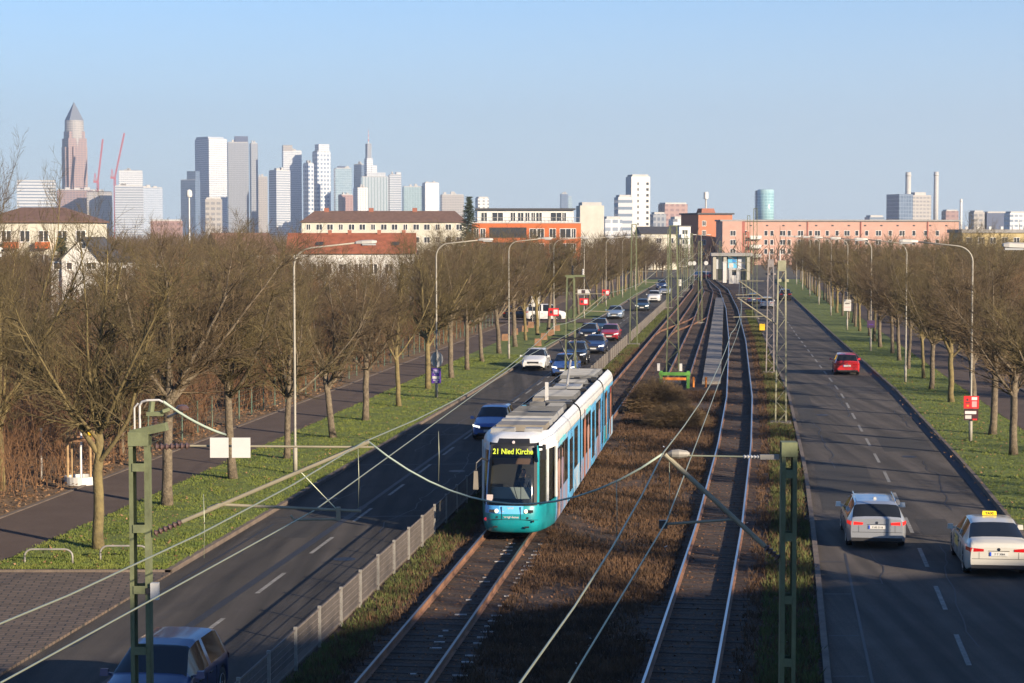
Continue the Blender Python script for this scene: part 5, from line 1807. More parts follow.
# dark fir beside the orange building
def conifer(label, px, d, H, r):
    th = thing('fir_tree', label, 'tree', (px2x(px, d), d, 0))
    MB().tube([(0, 0, 0), (0, 0, H * .97)], [.22, .03], 7).build('trunk', M_bark, th)
    P0, P1, A, B = [], [], [], []
    z = H * .12
    while z < H:
        f = 1 - (z / H)
        L = r * (f ** .8) * random.uniform(.75, 1.1) + .15
        for k in range(7):
            a = random.uniform(0, 6.28)
            e = Vector((math.cos(a) * L, math.sin(a) * L, z - L * .18))
            b = Vector((0, 0, z))
            P0.append(b[:]); P1.append(e[:]); A.append(.05); B.append(.015)
            for j in range(14):
                q = b.lerp(e, random.uniform(.15, 1))
                s = Vector((random.gauss(0, .28), random.gauss(0, .28), random.uniform(-.3, .12)))
                P0.append(q[:]); P1.append((q + s)[:]); A.append(.075); B.append(.02)
        z += .28
    link(bpy.data.objects.new('crown', seg_mesh('crown', P0, P1, A, B, mat('fir_needles', (.03, .045, .022), .8, var=.4, scale=2))), th)
conifer('dark fir tree beside the left end of the orange building', 469, 395, 17.0, 4.2)
conifer('small dark conifer in front of the cream house at left', 62, 230, 9.0, 1.7)

# far horizon of bare woods and the hazy air
P0, P1, A, B = [], [], [], []
for i in range(26000):
    d = random.uniform(560, 1500)
    x = px2x(random.uniform(-60, 1090), d)
    h = random.uniform(4, 10.2) * (1.0 if random.random() < .9 else 1.25)
    q = Vector((x, d, h * random.uniform(.2, .7)))
    e = q + Vector((random.gauss(0, 1.6), random.gauss(0, 1.6), h * .4))
    P0.append(q[:]); P1.append(e[:]); A.append(.14); B.append(.05)
tag(link(bpy.data.objects.new('woods', seg_mesh('woods', P0, P1, A, B, M_twig_b))), kind='stuff')

hz = MB().box(-2600, 1700, -120, 4600, -1.1, 300).build('haze', None)
hm = bpy.data.materials.new('haze')
hm.use_nodes = True
t = hm.node_tree
for n_ in list(t.nodes): t.nodes.remove(n_)
pvn = t.nodes.new('ShaderNodeVolumePrincipled')
pvn.inputs['Color'].default_value = (0.80, 0.88, 1.0, 1)
pvn.inputs['Density'].default_value = 0.00013
pvn.inputs['Anisotropy'].default_value = 0.3
mo = t.nodes.new('ShaderNodeOutputMaterial')
t.links.new(pvn.outputs[0], mo.inputs['Volume'])
hz.data.materials.append(hm)
hz['kind'] = 'stuff'

# ------------------------------------------------------------------ the tram
def text(name, s, size, m, parent, loc, rot, sx=1.0, bold=0.0, ext=.002, align='CENTER'):
    c = bpy.data.curves.new(name, 'FONT')
    c.body = s
    c.size = size
    c.extrude = ext
    c.offset = bold
    c.align_x = align
    c.materials.append(m)
    o = bpy.data.objects.new(name, c)
    link(o, parent)
    o.location = loc
    o.rotation_euler = rot
    o.scale = (sx, 1, 1)
    bpy.context.view_layer.update()
    me = bpy.data.meshes.new_from_object(o.evaluated_get(bpy.context.evaluated_depsgraph_get()))
    me.materials.clear(); me.materials.append(m)
    q = bpy.data.objects.new(name, me)
    link(q, parent)
    q.location = loc; q.rotation_euler = rot; q.scale = (sx, 1, 1)
    bpy.data.objects.remove(o)
    return q
M_tw = mat('tram_white', (0.60, 0.60, 0.585), 0.4, coat=.3, var=.12, scale=1.4, detail=9)
M_teal = mat('tram_teal', (0.005, 0.20, 0.235), 0.38, coat=.4, col2=(0.008, 0.25, 0.28), scale=2.5, detail=8)
M_sky = mat('tram_light_blue', (0.10, 0.40, 0.70), 0.35, coat=.4, col2=(0.14, 0.45, 0.74), scale=.5)
M_sky2 = mat('tram_mid_blue', (0.07, 0.30, 0.62), 0.35, coat=.4)
M_tglass = mat('tram_glass', (0.012, 0.014, 0.016), 0.06, spec=.6)
M_bellow = mat('bellows', (0.012, 0.012, 0.013), 0.8)
M_eq = mat('roof_equipment', (0.12, 0.12, 0.118), 0.6, .2, var=.2, scale=1.5)
M_eq2 = mat('roof_equipment_pale', (0.27, 0.27, 0.265), 0.55, .1, var=.2, scale=1.2)
M_eq3 = mat('roof_equipment_tan', (0.20, 0.175, 0.14), 0.6, .1, var=.15, scale=1.2)
M_roofd = mat('tram_roof', (0.06, 0.06, 0.065), 0.8, var=.3, scale=2)
M_led = mat('led_text', (0.3, 0.35, 0.02), 0.5, emit=(0.62, 0.70, 0.06), estr=.30)
M_fig1 = mat('print_terracotta', (0.34, 0.13, 0.08), 0.4)
M_fig2 = mat('print_skin', (0.38, 0.23, 0.19), 0.4)
M_fig3 = mat('print_mauve', (0.25, 0.19, 0.24), 0.4)
M_fig4 = mat('print_bright_red', (0.55, 0.05, 0.04), 0.4)
M_tealt = mat('print_teal', (0.08, 0.46, 0.52), 0.5)
M_cab = mat('cab_interior', (0.05, 0.045, 0.04), 0.8)
M_dash = mat('cab_dash', (0.34, 0.37, 0.35), 0.6)
M_cabtop = mat('cab_top', (0.22, 0.12, 0.07), 0.7)
M_head = mat('headlamp', (0.8, 0.75, 0.6), 0.2, emit=(1.0, .86, .55), estr=.35)
M_clear = bpy.data.materials.new('windscreen_glass')
M_clear.use_nodes = True
t = M_clear.node_tree
for n_ in list(t.nodes): t.nodes.remove(n_)
a_ = t.nodes.new('ShaderNodeBsdfTransparent'); a_.inputs['Color'].default_value = (.62, .66, .66, 1)
b_ = t.nodes.new('ShaderNodeBsdfGlossy'); b_.inputs['Roughness'].default_value = .03
f_ = t.nodes.new('ShaderNodeFresnel'); f_.inputs['IOR'].default_value = 1.5
x_ = t.nodes.new('ShaderNodeMixShader'); o_ = t.nodes.new('ShaderNodeOutputMaterial')
t.links.new(f_.outputs[0], x_.inputs[0]); t.links.new(a_.outputs[0], x_.inputs[1]); t.links.new(b_.outputs[0], x_.inputs[2]); t.links.new(x_.outputs[0], o_.inputs['Surface'])

D_TR = 58.55
tr = thing('tram', 'turquoise, light blue and white articulated tram coming towards the viewer', 'tram', R(-6.88, D_TR, .23), YAW)
tr.scale = (.955, 1, 1)
# heights: rail head is local zero; rows of (z, half width front, nose y, half width body)
ROWS = [(.12, .78, .22, 1.14), (.18, .82, .10, 1.17), (.42, .85, .0, 1.19), (.72, .86, .0, 1.20), (.92, .86, .03, 1.20), (.96, .86, .05, 1.20),
        (1.5, .85, .18, 1.20), (2.1, .83, .36, 1.20), (2.56, .815, .52, 1.20), (2.72, .80, .58, 1.195), (2.80, .79, .66, 1.18), (2.92, .74, .86, 1.13), (3.02, .62, 1.2, 1.03), (3.06, .5, 1.5, .95)]
PU = [0, .22, .45, .66, .82, .93, 1.0]
def plan(row, s):
    z, hw, y0, hb = row
    pts = []
    for u in PU:
        pts.append((s * hw * u, y0 + .20 * u ** 3.2 + .10 * u ** 10, z))
    ye = pts[-1][1]
    for f, (g) in ((.12, .22), (.38, .52), (.68, .82), (1.0, 1.0)):
        pts.append((s * (hw + (hb - hw) * g), ye + (2.35 - ye) * f, z))
    return pts
FULL = [plan(r, -1)[::-1][:-1] + plan(r, 1) for r in ROWS]
NC = len(FULL[0])
CI = NC // 2                                     # centre column
def patch(name, m, rows, cols, off=0.0, smooth=True, parent=tr, src=FULL, flip=False):
    mb = MB()
    g_ = []
    for i in rows:
        r = []
        for j in cols:
            x, y, z = src[i][j]
            cx = x
            nx, ny = (x * .35, -1) if abs(j - CI) < 6 else (1 if x > 0 else -1, -.35)
            L = math.hypot(nx, ny)
            r.append((x + off * nx / L, y + off * ny / L, z))
        g_.append(r)
    if flip: g_ = g_[::-1]
    mb.grid(g_)
    return mb.build(name, m, parent, smooth)
allc = list(range(NC))
midc = [j for j in allc if abs(j - CI) <= 6]
sideL = [j for j in allc if j <= CI - 6]
sideR = [j for j in allc if j >= CI + 6]
front = patch('front_body', M_teal, range(0, 6), allc, flip=False)
patch('front_band', M_sky, [3, 4, 5], [j for j in midc if abs(j - CI) <= 2], .004)
patch('front_band', M_sky2, [3, 4, 5], [j for j in midc if j <= CI - 2], .0035)
patch('windscreen', M_clear, range(5, 10), [j for j in midc if abs(j - CI) <= 5])
for sgn in (-1, 1):
    patch('screen_pillar', M_sky2 if sgn < 0 else M_teal, range(5, 10), [j for j in allc if (CI + 5 <= j <= CI + 6)] if sgn > 0 else [j for j in allc if (CI - 6 <= j <= CI - 5)])
patch('cab_brow', M_black, [9, 10], [j for j in midc if abs(j - CI) <= 5])
patch('cab_brow', M_black, [10, 11], [j for j in midc if abs(j - CI) <= 3], .005)
patch('cab_brow', M_black, [10, 11], [j for j in midc if abs(j - CI) <= 2], .006)
patch('front_roof', M_tw, range(10, 14), allc)
patch('front_roof', M_tw, [9, 10], sideL); patch('front_roof', M_tw, [9, 10], sideR)
for sc in (sideL, sideR):
    patch('cab_side', M_tw, range(8, 10), sc)
    patch('cab_side', M_teal, [4, 5], sc)
    patch('cab_window', M_clear, range(5, 9), sc)
    q = sc if sc is sideR else sc[::-1]
    patch('window_pillar', M_tw, range(5, 9), [q[2], q[2]][:1] + [q[2] + (1 if sc is sideR else -1)], .01) if False else None
# slim pillars on the cab sides
for s in (-1, 1):
    pb = MB()
    for col in (CI + 8, CI + 10):
        j = col if s > 0 else 2 * CI - col
        a = FULL[5][j]; b = FULL[9][j]
        pb.bar((a[0] + s * .004, a[1], a[2]), (b[0] + s * .004, b[1], b[2]), .09, .05)
    pb.build('window_pillar', M_tw, tr)
    # black surround of the screen
sur = MB()
for j0, j1, rws in ((CI - 5, CI - 4, range(5, 10)), (CI + 4, CI + 5, range(5, 10))):
    sur.grid([[(FULL[i][j][0], FULL[i][j][1] - .006, FULL[i][j][2]) for j in (j0, j1)] for i in rws])
sur.grid([[(FULL[i][j][0], FULL[i][j][1] - .006, FULL[i][j][2] + (.10 if i == 6 else 0) - (.44 if i == 6 else 0)) for j in range(CI - 4, CI + 5)] for i in (5, 6)])
sur.build('screen_surround', M_black, tr)
# destination display
dsp = patch('display_box', M_black, [8, 9], [j for j in midc if abs(j - CI) <= 4], .006)
sl = math.atan2(.06 + .06, .16)
text('lettering', '21 Nied Kirche', .235, M_led, tr, (0, .475, 2.49), (PI / 2 - .36, 0, 0), .88, .006)
bd = MB()
bd.grid([[(-.76, .60, 2.36), (.76, .60, 2.36)], [(-.74, .70, 2.76), (.74, .70, 2.76)]])
bd.build('display_panel', M_black, tr)
# cab interior
MB().box(-.74, .74, .55, .62, .95, 1.42).build('dashboard', M_dash, tr)
MB().quad((-.76, .22, 1.02), (.76, .22, 1.02), (.76, .60, 1.46), (-.76, .60, 1.46)).build('dashboard', M_dash, tr)
MB().box(-1.1, 1.1, 2.1, 2.16, .5, 2.8).build('cab_wall', M_cab, tr)
MB().box(-.74, .74, .64, .74, 2.16, 2.34).build('sun_blind', M_cabtop, tr)
MB().box(.05, .50, 1.22, 1.34, .9, 1.75).build('driver_seat', M_cab, tr)
wp = MB()
wp.tube([(.25, .10, .98), (.05, .26, 1.55)], .012, 5); wp.tube([(.30, .10, .98), (.28, .28, 1.62)], .012, 5)
wp.tube([(.0, .06, .97), (-.45, .24, 1.12)], .012, 5)
wp.build('wiper', M_black, tr)
MB().box(-.80, -.60, .17, .19, 1.06, 1.28).build('sticker', mat('sticker', (.45, .38, .36), .6), tr)
# lamps, bumper details, lettering
for s in (-1, 1):
    x = s * .52
    MB().box(x - .10 + s * .08, x + .10 + s * .08, .008, .045, .765, .845).build('lamp_housing', M_black, tr)
    MB().lathe([(.062, .035), (.062, .0), (.03, -.015)], 14, (s * .47, 0, .805), 'y').build('headlight', M_head, tr)
    MB().box(s * .50 - .07, s * .50 + .07, -.012, .01, .30, .35).build('bumper_vent', M_black, tr)
MB().lathe([(.05, .03), (.045, -.01)], 12, (-.84, .26, .52), 'y').build('tail_light', mat('tail_red', (.6, .02, .04), .3, emit=(1, .05, .08), estr=.25), tr)
for x, z in ((-.45, .62), (.52, .60), (.70, .50)):
    MB().lathe([(.035, .03), (.03, -.004)], 10, (x, .02, z), 'y').build('coupling_socket', M_black, tr)
MB().box(-.865, .865, -.004, .02, .545, .556).build('panel_joint', M_dark, tr)
MB().box(-.30, -.29, -.005, .03, .556, .94).build('panel_joint', M_dark, tr)
MB().box(.30, .31, -.005, .03, .556, .94).build('panel_joint', M_dark, tr)
text('lettering', 'energie-bonus', .085, M_white, tr, (0, -.006, .60), (PI / 2, 0, 0), 1.0, .003)
text('lettering', '244', .10, M_white, tr, (-.21, .012, .735), (PI / 2, 0, 0), 1.0, .004)
text('lettering', 'VGF', .10, M_white, tr, (-.02, .020, .855), (PI / 2, 0, 0), 1.1, .003)
MB().lathe([(.05, .02), (.04, -.01)], 10, (0, .62, 2.83), 'y').build('top_lamp', mat('top_lamp', (.6, .5, .5), .3), tr)
# mirrors
mr = MB()
mr.tube([(-.83, .70, 2.25), (-1.0, .42, 2.36), (-1.15, .30, 2.22), (-1.16, .28, 2.0)], .03, 7)
mr.build('mirror_arm', M_dark, tr)
MB().box(-1.24, -1.08, .22, .30, 1.42, 1.98, .02).build('mirror', M_eq3, tr)
MB().tube([(.82, .62, 2.7), (1.02, .42, 2.72)], .04, 7).build('mirror_arm', M_dark, tr)
MB().box(.94, 1.08, .34, .46, 2.35, 2.80, .02).build('mirror', M_black, tr)

# body sections
PROF = [(.12, 1.14), (.18, 1.17), (.42, 1.19), (.94, 1.20), (2.56, 1.20), (2.72, 1.195), (2.80, 1.18), (2.92, 1.13), (3.02, 1.03), (3.06, .95)]
def section(y0, y1):
    for s in (-1, 1):
        rows = [[(s * h, y0, z), (s * h, y1, z)] for z, h in PROF]
        rw = lambda a, b: rows[a:b] if s > 0 else [r[::-1] for r in rows[a:b]]
        MB().grid(rw(0, 4)).build('lower_side', M_sky, tr)
        MB().grid(rw(3, 5)).build('window_side', M_sky, tr)
        MB().grid(rw(4, 10)).build('upper_side', M_tw, tr, True)
        MB().box(min(s * 1.201, s * 1.204), max(s * 1.201, s * 1.204), y0, y1, 2.58, 2.60).build('gutter_line', M_eq3, tr)
    MB().box(-.95, .95, y0, y1, 2.86, 2.95).build('roof_deck', M_roofd, tr)
for y0, y1 in ((2.35, 11.55), (12.0, 23.2), (23.65, 29.6)):
    section(y0, y1)
for y0, y1 in ((11.55, 12.0), (23.2, 23.65)):
    bl = MB()
    n = 5
    for k in range(n):
        a = y0 + (y1 - y0) * k / n
        bl.grid([[(x, a + dy, z) for x, z in ((1.12, .25), (1.15, 2.6), (1.0, 3.0), (.8, 3.06), (-.8, 3.06), (-1.0, 3.0), (-1.15, 2.6), (-1.12, .25))] for dy in (.0, (y1 - y0) / n)])
    bl.build('bellows', M_bellow, tr)
# tail (mirror of the front in plan)
TAIL = [[(x, 31.9 - y + 0.05, z) for x, y, z in r][::-1] for r in FULL]
patch('tail_body', M_teal, range(0, 6), allc, src=TAIL)
patch('tail_window', M_tglass, range(5, 10), allc, src=TAIL)
patch('tail_roof', M_tw, range(9, 14), allc, src=TAIL)
# windows, doors and printed figures on both sides
def panel(s, ya, yb, za, zb, m, nm, off=.006, tk=.01):
    x0, x1 = sorted((s * (1.20 + off - tk), s * (1.20 + off)))
    return MB().box(x0, x1, ya, yb, za, zb).build(nm, m, tr)
for s in (-1, 1):
    for ya, yb, za in ((2.75, 6.45, 1.05), (9.1, 10.5, 1.05), (12.7, 16.5, 1.0), (19.3, 21.9, 1.05), (24.2, 26.1, 1.05), (27.5, 29.5, 1.05)):
        panel(s, ya, yb, za, 2.38, M_tglass, 'side_window')
        panel(s, ya - .04, yb + .04, za - .04, 2.42, M_black, 'window_seal', .003)
        k = int((yb - ya) / 1.5)
        for i in range(1, k + 1):
            y = ya + (yb - ya) * i / (k + 1)
            panel(s, y - .03, y + .03, za, 2.38, M_eq, 'window_bar', .010)
    for ya, yb in ((7.0, 8.5), (17.0, 18.6), (22.3, 23.0), (26.3, 27.3)):
        d_ = panel(s, ya, yb, .2, 2.45, M_sky2 if ya > 20 else M_sky, 'door', .008)
        for a, b in ((ya + .10, (ya + yb) / 2 - .06), ((ya + yb) / 2 + .06, yb - .1)):
            x0, x1 = sorted((s * 1.205, s * 1.212))
            MB().box(x0, x1, a, b, .45, 2.25).build('door_glass', M_tglass, d_)
        x0, x1 = sorted((s * 1.206, s * 1.214))
        MB().box(x0, x1, (ya + yb) / 2 - .02, (ya + yb) / 2 + .02, .25, 2.4).build('door_seal', M_black, d_)
    wrap = mat('wrap_print', (.10, .38, .66), .4, coat=.3, col2=(.36, .17, .12), scale=.9, detail=2.5)
    wrap2 = mat('wrap_print_pale', (.55, .56, .56), .4, coat=.3, col2=(.12, .40, .66), scale=1.3, detail=2)
    for ya, yb, zt, wm in ((2.75, 6.45, 1.0, wrap), (9.1, 11.4, 1.0, wrap2), (12.1, 16.6, .95, wrap), (19.0, 22.0, 1.0, wrap), (27.4, 29.5, 1.0, wrap2)):
        panel(s, ya, yb, .2, zt, wm, 'wrap_panel', .004)
    for ya, yb in ((12.1, 16.6), (19.2, 22.0), (2.9, 6.4)):
        panel(s, ya, yb, 2.43, 2.57, wrap2, 'wrap_panel', .004)
    # printed figures across the windows (plain standing silhouettes)
    def fig(yc, w, z0, z1, mbody, mhead, lean=0.0):
        f = MB()
        prof = [(z0, .55), (z0 + (z1 - z0) * .28, .6), (z0 + (z1 - z0) * .5, .75), (z0 + (z1 - z0) * .66, 1.0), (z0 + (z1 - z0) * .80, .85), (z0 + (z1 - z0) * .84, .3)]
        x = s * 1.216
        rows = [[(x, yc - w * h * .5 * s + lean * z, z), (x, yc + w * h * .5 * s + lean * z, z)] for z, h in prof]
        f.grid(rows)
        o = f.build('printed_figure', mbody, tr)
        hh = MB()
        zc = z1 - (z1 - z0) * .085
        rr = (z1 - z0) * .075
        n0 = len(hh.v)
        for k in range(12):
            an_ = 2 * PI * k / 12
            hh.v.append((x, yc + s * math.cos(an_) * rr * .85 + lean * zc, zc + math.sin(an_) * rr))
        hh.f.append(tuple(range(12)))
        hh.build('printed_head', mhead, o)
    fig(3.2, .9, .25, 2.4, M_fig2, M_fig3)
    fig(4.4, .8, .35, 2.3, M_fig3, M_fig2)
    fig(13.6, 1.0, .2, 2.75, M_fig1, M_fig2)
    fig(15.2, 1.0, .3, 2.3, M_fig2, M_fig3)
    fig(21.0, 1.1, .3, 2.4, M_fig3, M_fig2)
    fig(25.2, .8, .4, 2.5, M_fig2, M_fig1)
    fig(28.0, .9, .3, 2.5, M_fig1, M_fig4)
    panel(s, 24.2, 26.2, .3, .98, M_teal, 'livery_panel', .005)
    for yc, tx in ((4.6, 'energie-bonus'), (15.4, 'energie-bonus'), (25.6, 'energie')):
        text('lettering', tx, .34, M_tealt, tr, (s * 1.215, yc, 2.63) if False else (s * 1.203, yc, 2.42 + .04), (PI / 2, 0, s * PI / 2), 1.1, .004)
# wheels and bogie skirts, roof gear
for y in (3.6, 5.4, 16.6, 18.4, 26.4, 28.2):
    wl = MB()
    for s in (-1, 1):
        wl.lathe([(.30, s * .66), (.30, s * .78)], 18, (0, y, .30), 'x')
    wl.box(-.9, .9, y - .5, y + .5, .14, .5)
    wl.build('bogie', M_dark, tr)
MB().box(-1.0, 1.0, 1.2, 29.5, .3, .6).build('underframe', M_dark, tr)
def gear(y0, y1, w, z1, m, ribs=0, x0=0.0, nm='roof_box'):
    o = MB().box(x0 - w, x0 + w, y0, y1, 2.95, z1, .03).build(nm, m, tr)
    if ribs:
        r_ = MB()
        for k in range(ribs):
            y = y0 + .1 + (y1 - y0 - .2) * k / max(1, ribs - 1)
            r_.box(x0 - w + .05, x0 + w - .05, y - .03, y + .03, z1 + .001, z1 + .022)
        r_.build('cooling_ribs', M_eq2 if m is not M_eq2 else M_eq, o)
    return o
gear(1.75, 2.3, .40, 3.14, M_eq2, 0, -.5); gear(1.75, 2.3, .30, 3.14, M_eq2, 0, .50)
gear(2.6, 3.9, .84, 3.17, M_eq3, 0)
gear(4.15, 4.75, .86, 3.19, M_eq2, 0); gear(4.95, 5.15, .70, 3.12, M_eq2, 0); gear(5.3, 6.5, .86, 3.2, M_eq2, 5)
gear(6.8, 8.9, .84, 3.2, M_eq2, 7)
gear(9.4, 9.7, .30, 3.3, M_eq, 0, -.2); gear(9.5, 10.9, .34, 3.14, M_eq, 4, .42); gear(9.3, 10.6, .10, 3.10, M_teal, 0, -.80)
gear(12.3, 12.9, .5, 3.1, M_eq, 0, .3); gear(12.4, 13.0, .22, 3.2, M_eq3, 0, -.5)
gear(13.5, 15.0, .80, 3.17, M_eq, 8); gear(15.2, 16.6, .80, 3.15, M_eq, 8)
gear(16.9, 17.4, .6, 3.1, M_eq3, 0, .1); gear(17.7, 18.3, .4, 3.12, M_eq, 2, -.3); gear(21.2, 22.8, .6, 3.1, M_eq, 6)
gear(24.1, 26.0, .80, 3.18, M_eq, 8); gear(26.3, 28.6, .80, 3.15, M_eq, 9)
for y in (9.1, 11.1, 12.2, 13.25, 18.5, 21.0, 23.9, 26.15, 28.8):
    bx = MB()
    for x in (-.7, -.35, .0, .4, .75):
        if random.random() < .75:
            bx.box(x - .12, x + .12, y - .09, y + .09, 2.95, 2.95 + random.uniform(.06, .2))
    bx.tube([(-.85, y + .12, 3.02), (.85, y + .12, 3.02)], .025, 6)
    bx.build('roof_fitting', M_dark, tr)
MB().box(-.25, -.13, 12.7, 12.82, 2.95, 3.75).build('aerial', M_white, tr)
cb_ = MB()
for x in (-.9, .92):
    cb_.tube([(x, 2.2, 2.98), (x, 11.3, 2.98)], .03, 5); cb_.tube([(x, 12.2, 2.98), (x, 23.0, 2.98)], .03, 5)
cb_.build('roof_cable', M_black, tr)
pg = MB()
yb0, zt0 = 18.9, ZC - .23
pg.box(-.55, .55, yb0, yb0 + 1.5, 3.0, 3.12)
pg.tube([(0, yb0 + .3, 3.15), (0, yb0 + 1.9, 4.05)], .05, 6)
for s in (-1, 1):
    pg.tube([(s * .1, yb0 + 1.9, 4.05), (s * .35, yb0 + .5, zt0 - .08)], .03, 6)
pg.build('pantograph', M_eq2, tr)
hd_ = MB()
for dy in (-.2, .2):
    hd_.tube([(-.95, yb0 + .5 + dy, zt0 - .22), (-.65, yb0 + .5 + dy, zt0 - .02), (.65, yb0 + .5 + dy, zt0 - .02), (.95, yb0 + .5 + dy, zt0 - .22)], .025, 6)
hd_.bar((-.35, yb0 + .3, zt0 - .05), (-.35, yb0 + .7, zt0 - .05), .03).bar((.35, yb0 + .3, zt0 - .05), (.35, yb0 + .7, zt0 - .05), .03)
hd_.build('pantograph_head', M_dark, tr)

# ------------------------------------------------------------------ people
M_skin = mat('skin', (0.52, 0.29, 0.20), 0.55)
M_hair = mat('hair', (0.05, 0.032, 0.02), 0.8)
def skin_body(name, verts, edges, radii, m, parent=None, root=0, sub=1):
    me = bpy.data.meshes.new(name)
    me.from_pydata(verts, edges, [])
    o = bpy.data.objects.new(name, me)
    COL.objects.link(o)
    md = o.modifiers.new('skin', 'SKIN')
    sv = me.skin_vertices[0].data if me.skin_vertices else None
    if sv is None:
        bpy.context.view_layer.objects.active = o
        me.skin_vertices.new() if hasattr(me.skin_vertices, 'new') else None
        sv = me.skin_vertices[0].data
    for i, r in enumerate(radii):
        sv[i].radius = (r, r) if not isinstance(r, tuple) else r
        sv[i].use_root = (i == root)
    s = o.modifiers.new('sub', 'SUBSURF')
    s.levels = s.render_levels = sub
    me.materials.append(m)
    if parent is not None: o.parent = parent
    return o
def person(label, loc, rz, coat, trousers, pose='stand', group=None, sc=1.0):
    """one continuous clothed body from the pelvis; head, hair and hands as children"""
    th = thing('person', label, 'person', loc, rz, group)
    th.scale = (sc, sc, sc)
    if pose == 'sit':
        V = [(0, 0, .5), (0, .0, .72), (0, -.02, .98), (0, -.02, 1.08),
             (.19, -.02, .99), (.25, -.14, .75), (.16, -.40, .74), (-.19, -.02, .99), (-.25, -.14, .75), (-.16, -.40, .74),
             (.11, -.08, .47), (.13, -.48, .48), (.13, -.50, .08), (-.11, -.08, .47), (-.13, -.48, .48), (-.13, -.50, .08)]
        E = [(0, 1), (1, 2), (2, 3), (2, 4), (4, 5), (5, 6), (2, 7), (7, 8), (8, 9), (0, 10), (10, 11), (11, 12), (0, 13), (13, 14), (14, 15)]
        hz_ = 1.22; hy = -.04
        hands = ((.15, -.44, .745), (-.15, -.44, .745))
    else:
        st = .16 if pose == 'walk' else .03
        V = [(0, 0, .95), (0, .0, 1.16), (0, 0, 1.42), (0, -.01, 1.52),
             (.20, 0, 1.42), (.25, st * .6, 1.15), (.24, st * .2 - .1, .92), (-.20, 0, 1.42), (-.25, -st * .6, 1.15), (-.24, -st * .6 - .1, .92),
             (.09, 0, .90), (.10, -st, .50), (.10, -st * .9, .07), (-.09, 0, .90), (-.10, st * .8, .50), (-.10, st * 1.5, .07)]
        E = [(0, 1), (1, 2), (2, 3), (2, 4), (4, 5), (5, 6), (2, 7), (7, 8), (8, 9), (0, 10), (10, 11), (11, 12), (0, 13), (13, 14), (14, 15)]
        hz_ = 1.66; hy = -.02
        hands = ((.24, st * .2 - .13, .84), (-.24, -st * .6 - .13, .84))
    Rr = [(.15, .12), (.15, .12), (.14, .11), .055, .075, .055, .04, .075, .055, .04, .085, .062, .045, .085, .062, .045]
    skin_body('body', V, E, Rr, coat, th)
    hdm = MB()
    hdm.lathe([(.02, -.14), (.05, -.13), (.066, -.08), (.075, 0), (.074, .05), (.055, .1), (.02, .125)], 12, (0, hy, hz_))
    n = len(hdm.v)
    hdm.v += [(-.014, hy - .072, hz_ - .03), (.014, hy - .072, hz_ - .03), (0, hy - .105, hz_ - .028), (0, hy - .075, hz_ + .015)]
    hdm.f += [(n, n + 2, n + 3), (n + 2, n + 1, n + 3), (n, n + 1, n + 2)]
    hd = hdm.build('head', M_skin, th, True)
    MB().lathe([(.082, -.02), (.084, .04), (.066, .105), (.02, .135)], 12, (0, hy + .018, hz_)).build('hair', M_hair, hd, True)
    ey = MB()
    for s in (-1, 1):
        ey.box(s * .03 - .012, s * .03 + .012, hy - .078, hy - .068, hz_ + .002, hz_ + .014)
    ey.box(-.022, .022, hy - .074, hy - .066, hz_ - .07, hz_ - .06)
    ey.build('face', M_hair, hd)
    for hx, hy_, hz2 in hands:
        hm_ = MB()
        hm_.box(hx - .018, hx + .018, hy_ - .035, hy_ + .03, hz2 - .05, hz2 + .04, .004)
        for k in range(4):
            y = hy_ - .028 + k * .018
            hm_.tube([(hx, y, hz2 - .05), (hx * 1.01, y - .004, hz2 - .09), (hx * .98, y - .012, hz2 - .115 - .006 * (k in (1, 2)))], [.009, .008, .006], 5)
        hm_.tube([(hx, hy_ - .035, hz2 + .01), (hx * .98, hy_ - .06, hz2 - .03), (hx * .96, hy_ - .06, hz2 - .055)], [.010, .009, .007], 5)
        hm_.build('hand', M_skin, th)
    return th
pd = R(-6.88, D_TR, 0)
ca, sa = math.cos(YAW), math.sin(YAW)
def tram_pt(x, y, z):
    return (pd[0] + x * ca - y * sa, pd[1] + x * sa + y * ca, z + .23)
person('tram driver in a dark jacket seated behind the windscreen', tram_pt(.27, 1.05, .62), YAW, mat('dark_jacket', (.03, .035, .05), .8), None, 'sit')
for i, (px, d, c, lb) in enumerate(((638.5, 372, (.03, .03, .035), 'person in dark clothes at the far left pavement, left of the pair'), (640.5, 368, (.05, .04, .05), 'person in dark clothes at the far left pavement, right of the pair'),
                                  (634, 366, (.04, .04, .05), 'person standing alone by the far lamp on the left pavement'))):
    person(lb, (px2x(px, d), d, .1), 2.5 + i, mat('coat_%d' % i, c, .85), None, 'walk', 'people at the far pavement')

# ------------------------------------------------------------------ cars
M_tyre = mat('tyre', (0.018, 0.018, 0.018), 0.85)
M_rim = mat('rim', (0.45, 0.45, 0.46), 0.35, .8)
M_cglass = mat('car_glass', (0.012, 0.014, 0.017), 0.05, spec=.6)
M_tl = mat('tail_lamp', (0.42, 0.01, 0.012), 0.2, coat=.5)
M_tlon = mat('tail_lamp_lit', (0.55, 0.02, 0.02), 0.2, emit=(1, .03, .02), estr=.25)
M_hl = mat('head_lamp', (0.75, 0.77, 0.8), 0.12, .2)
M_hlon = mat('head_lamp_lit', (0.85, 0.85, 0.8), 0.12, emit=(1, .95, .8), estr=.8)
M_plate = mat('number_plate', (0.5, 0.5, 0.48), 0.5)
M_plblue = mat('plate_blue', (0.02, 0.08, 0.5), 0.5)
M_trim = mat('car_trim', (0.02, 0.02, 0.022), 0.55)
M_chrome = mat('chrome', (0.65, 0.65, 0.66), 0.18, 1.0)
def paint(name, c, metal=.35):
    return mat('paint_' + name, c, .32, metal, coat=.8, var=.04, scale=1.0)
